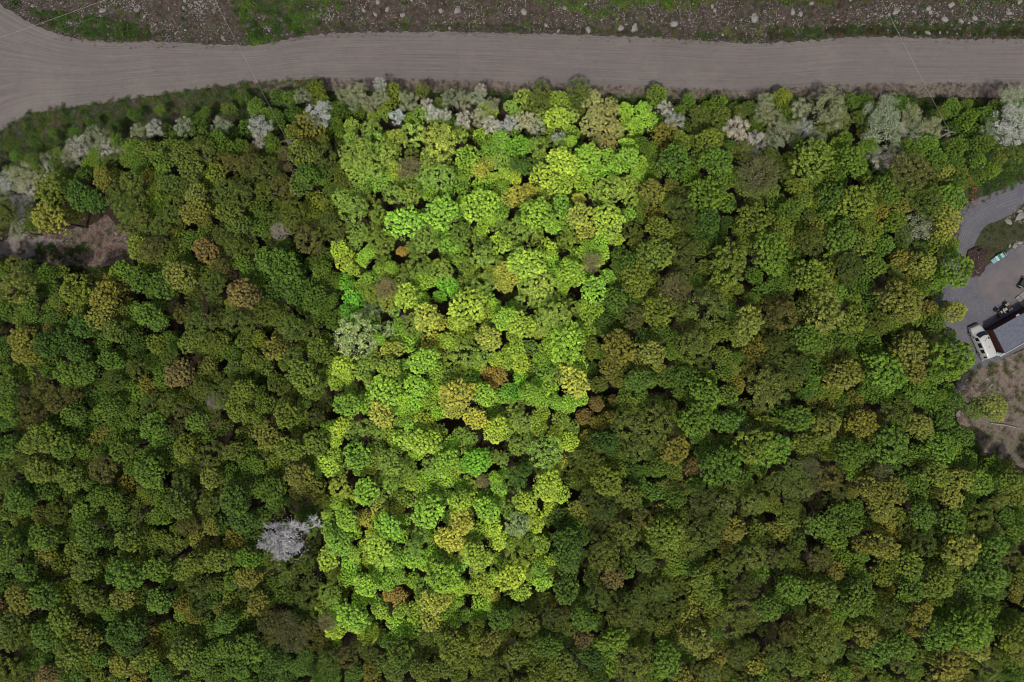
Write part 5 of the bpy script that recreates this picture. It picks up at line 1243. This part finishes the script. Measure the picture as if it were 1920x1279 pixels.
# ---------------------------------------------------------------- turquoise things
MAT_TEAL = plain("teal_plastic", (0.03, 0.16, 0.17), 0.4, var=0.15)
MAT_SKY = plain("pale_blue_plastic", (0.22, 0.36, 0.42), 0.4, var=0.12)
MAT_AQUA = plain("pale_aqua_plastic", (0.30, 0.42, 0.40), 0.4, var=0.1)
def toy():
    c = P(1869.5, 484.5, 0.2); t = empty("play_slide", (c.x, c.y, 0.02), R(35))
    bm = bmesh.new(); add_box(bm, (-0.62, 0, 0.16), (0.66, 0.74, 0.28), bevel=.08); add_box(bm, (-0.62, 0, 0.30), (0.4, 0.45, 0.1), bevel=.03); obj("lower_tub", bm_mesh("lower_tub", bm, MAT_SKY), t)
    bm = bmesh.new(); add_box(bm, (-0.06, 0, 0.3), (0.42, 0.82, 0.1), bevel=.03, rot=Euler((0, R(-18), 0))); obj("chute", bm_mesh("chute", bm, MAT_AQUA), t)
    bm = bmesh.new(); add_box(bm, (0.3, 0.02, 0.36), (0.36, 0.98, 0.3), bevel=.06); obj("middle_panel", bm_mesh("middle_panel", bm, MAT_TEAL), t)
    bm = bmesh.new(); add_box(bm, (0.72, 0, 0.42), (0.5, 0.74, 0.2), bevel=.07); add_tube(bm, [(0.9, -.3, .5), (1.0, -.3, .8), (1.0, .3, .8), (0.9, .3, .5)], 0.03, 6); obj("upper_step", bm_mesh("upper_step", bm, MAT_AQUA), t)
    tag(t, "turquoise and pale blue plastic play slide on gravel beside the brush pile", "toy")
toy()
def bin_():
    c = P(1872.5, 663.5, 0.9); t = empty("rubbish_bin", (c.x, c.y, 0.02))
    bm = bmesh.new(); add_disc(bm, (0, 0, 0.42), 0.26, 0.84, n=20, r2=0.33); obj("bucket", bm_mesh("bucket", bm, MAT_TEAL, True), t)
    bm = bmesh.new(); add_disc(bm, (0, 0, 0.88), 0.35, 0.06, n=24, r2=0.28); l_ = obj("lid", bm_mesh("lid", bm, MAT_AQUA, True), t)
    bm = bmesh.new(); add_tube(bm, [(-.1, 0, .9), (-.06, 0, .97), (.06, 0, .97), (.1, 0, .9)], .018, 6); obj("handle", bm_mesh("handle", bm, MAT_TEAL), l_)
    tag(t, "teal round bin with pale aqua lid at the van's rear corner", "bin")
    c = P(1866, 665, 0.3)
    bm = bmesh.new(); add_box(bm, (0, 0, 0), (0.9, 0.5, 0.5), bevel=.08)
    for v in bm.verts: v.co += Vector((noise.noise(v.co * 3), noise.noise(v.co * 3 + Vector((5, 0, 0))), 0)) * 0.08
    tag(obj("storage_tote", bm_mesh("storage_tote", bm, MAT_TEAL), None, (c.x, c.y, 0.27), (0, 0, R(25))), "dark teal storage tote on the ground behind the van", "box")
bin_()

# ---------------------------------------------------------------- brush pile
MAT_PILE = soil_mat("pile_soil", [(0.05, 0.032, 0.028), (0.03, 0.02, 0.018), (0.09, 0.06, 0.05)], 1.0, 5.0)
def pile():
    c = P(1833, 488, 0.4); t = empty("brush_pile", (c.x, c.y, 0.0), R(75)); rr = random.Random(9)
    bm = bmesh.new(); bmesh.ops.create_icosphere(bm, subdivisions=5, radius=1)
    for v in bm.verts:
        k = 1 + .35 * noise.noise(v.co * 1.6) + .22 * noise.noise(v.co * 4.5) + 0.1 * noise.noise(v.co * 11)
        v.co = Vector((v.co.x * 2.3 * k, v.co.y * 1.4 * k, max(-.1, v.co.z * 0.8 * k)))
    obj("soil_heap", bm_mesh("soil_heap", bm, MAT_PILE), t)
    for i in range(26):
        a = rr.uniform(0, 6.28); s_ = Vector((math.cos(a) * rr.uniform(.2, 1.7), math.sin(a) * rr.uniform(.1, .9), .55)); b = rr.uniform(0, 6.28); l = rr.uniform(.4, 1.0)
        bm = bmesh.new(); add_tube(bm, [s_, s_ + Vector((math.cos(b) * l * .5, math.sin(b) * l * .5, .25)), s_ + Vector((math.cos(b + .9) * l, math.sin(b + .9) * l, .05))], [.05, .035, .015], 5)
        obj("branch", bm_mesh("branch", bm, MAT_PALEBARK if i < 5 else MAT_BARK), t)
    tag(t, "dark heap of soil, roots and branches beside the driveway bend", "brush pile")
pile()

# ---------------------------------------------------------------- things at the right edge, thin log
def trailer():
    c = P(1919, 531, 0.5); t = empty("small_trailer", (c.x, c.y, 0.02), R(150))
    bm = bmesh.new(); add_box(bm, (-0.6, 0, 0.55), (2.0, 1.2, 0.08), bevel=.01); obj("bed", bm_mesh("bed", bm, MAT_DARK), t)
    for y in (-.6, .6):
        bm = bmesh.new(); add_box(bm, (-0.6, y, 0.75), (2.0, 0.05, 0.3)); obj("side_board", bm_mesh("side_board", bm, MAT_DARK), t)
    for y in (-.72, .72):
        bm = bmesh.new(); add_disc(bm, (0.15, y, 0.3), 0.3, 0.2, 'Y', 18); obj("wheel", bm_mesh("wheel", bm, MAT_TYRE), t)
        bm = bmesh.new(); add_tube(bm, [(-.2, y, .4), (-.12, y, .62), (.15, y, .7), (.42, y, .62), (.5, y, .4)], .05, 6); obj("mudguard", bm_mesh("mudguard", bm, MAT_TRIM), t)
    tag(t, "dark small trailer cut off by the right edge of the photo", "trailer")
trailer()
def slab():
    c = P(1914, 566, 0.1); t = empty("stone_steps", (c.x, c.y, 0.0), R(-52))
    for k in range(4):
        bm = bmesh.new(); add_box(bm, (-0.75 + k * 0.5, 0.05 * (k % 2), 0.12), (0.46, 0.62, 0.2), bevel=.03); obj("stone", bm_mesh("stone", bm, MAT_ROCK), t)
    bm = bmesh.new(); add_box(bm, (-0.2, 0.95, 0.08), (1.6, 1.0, 0.14), bevel=.03); obj("stone", bm_mesh("stone", bm, MAT_ROCK), t)
    tag(t, "row of pale stone edging at the right edge above the garage", "stones")
slab()
bm = bmesh.new(); a_, b_ = P(1858, 794, .3), P(1912, 804, .3); add_tube(bm, [a_, a_.lerp(b_, .5) + Vector((0, .15, .05)), b_], [.05, .06, .04], 7)
tag(obj("fallen_pole", bm_mesh("fallen_pole", bm, MAT_PALEBARK)), "thin pale pole lying in the scrub below the yellow green bush at right", "pole")
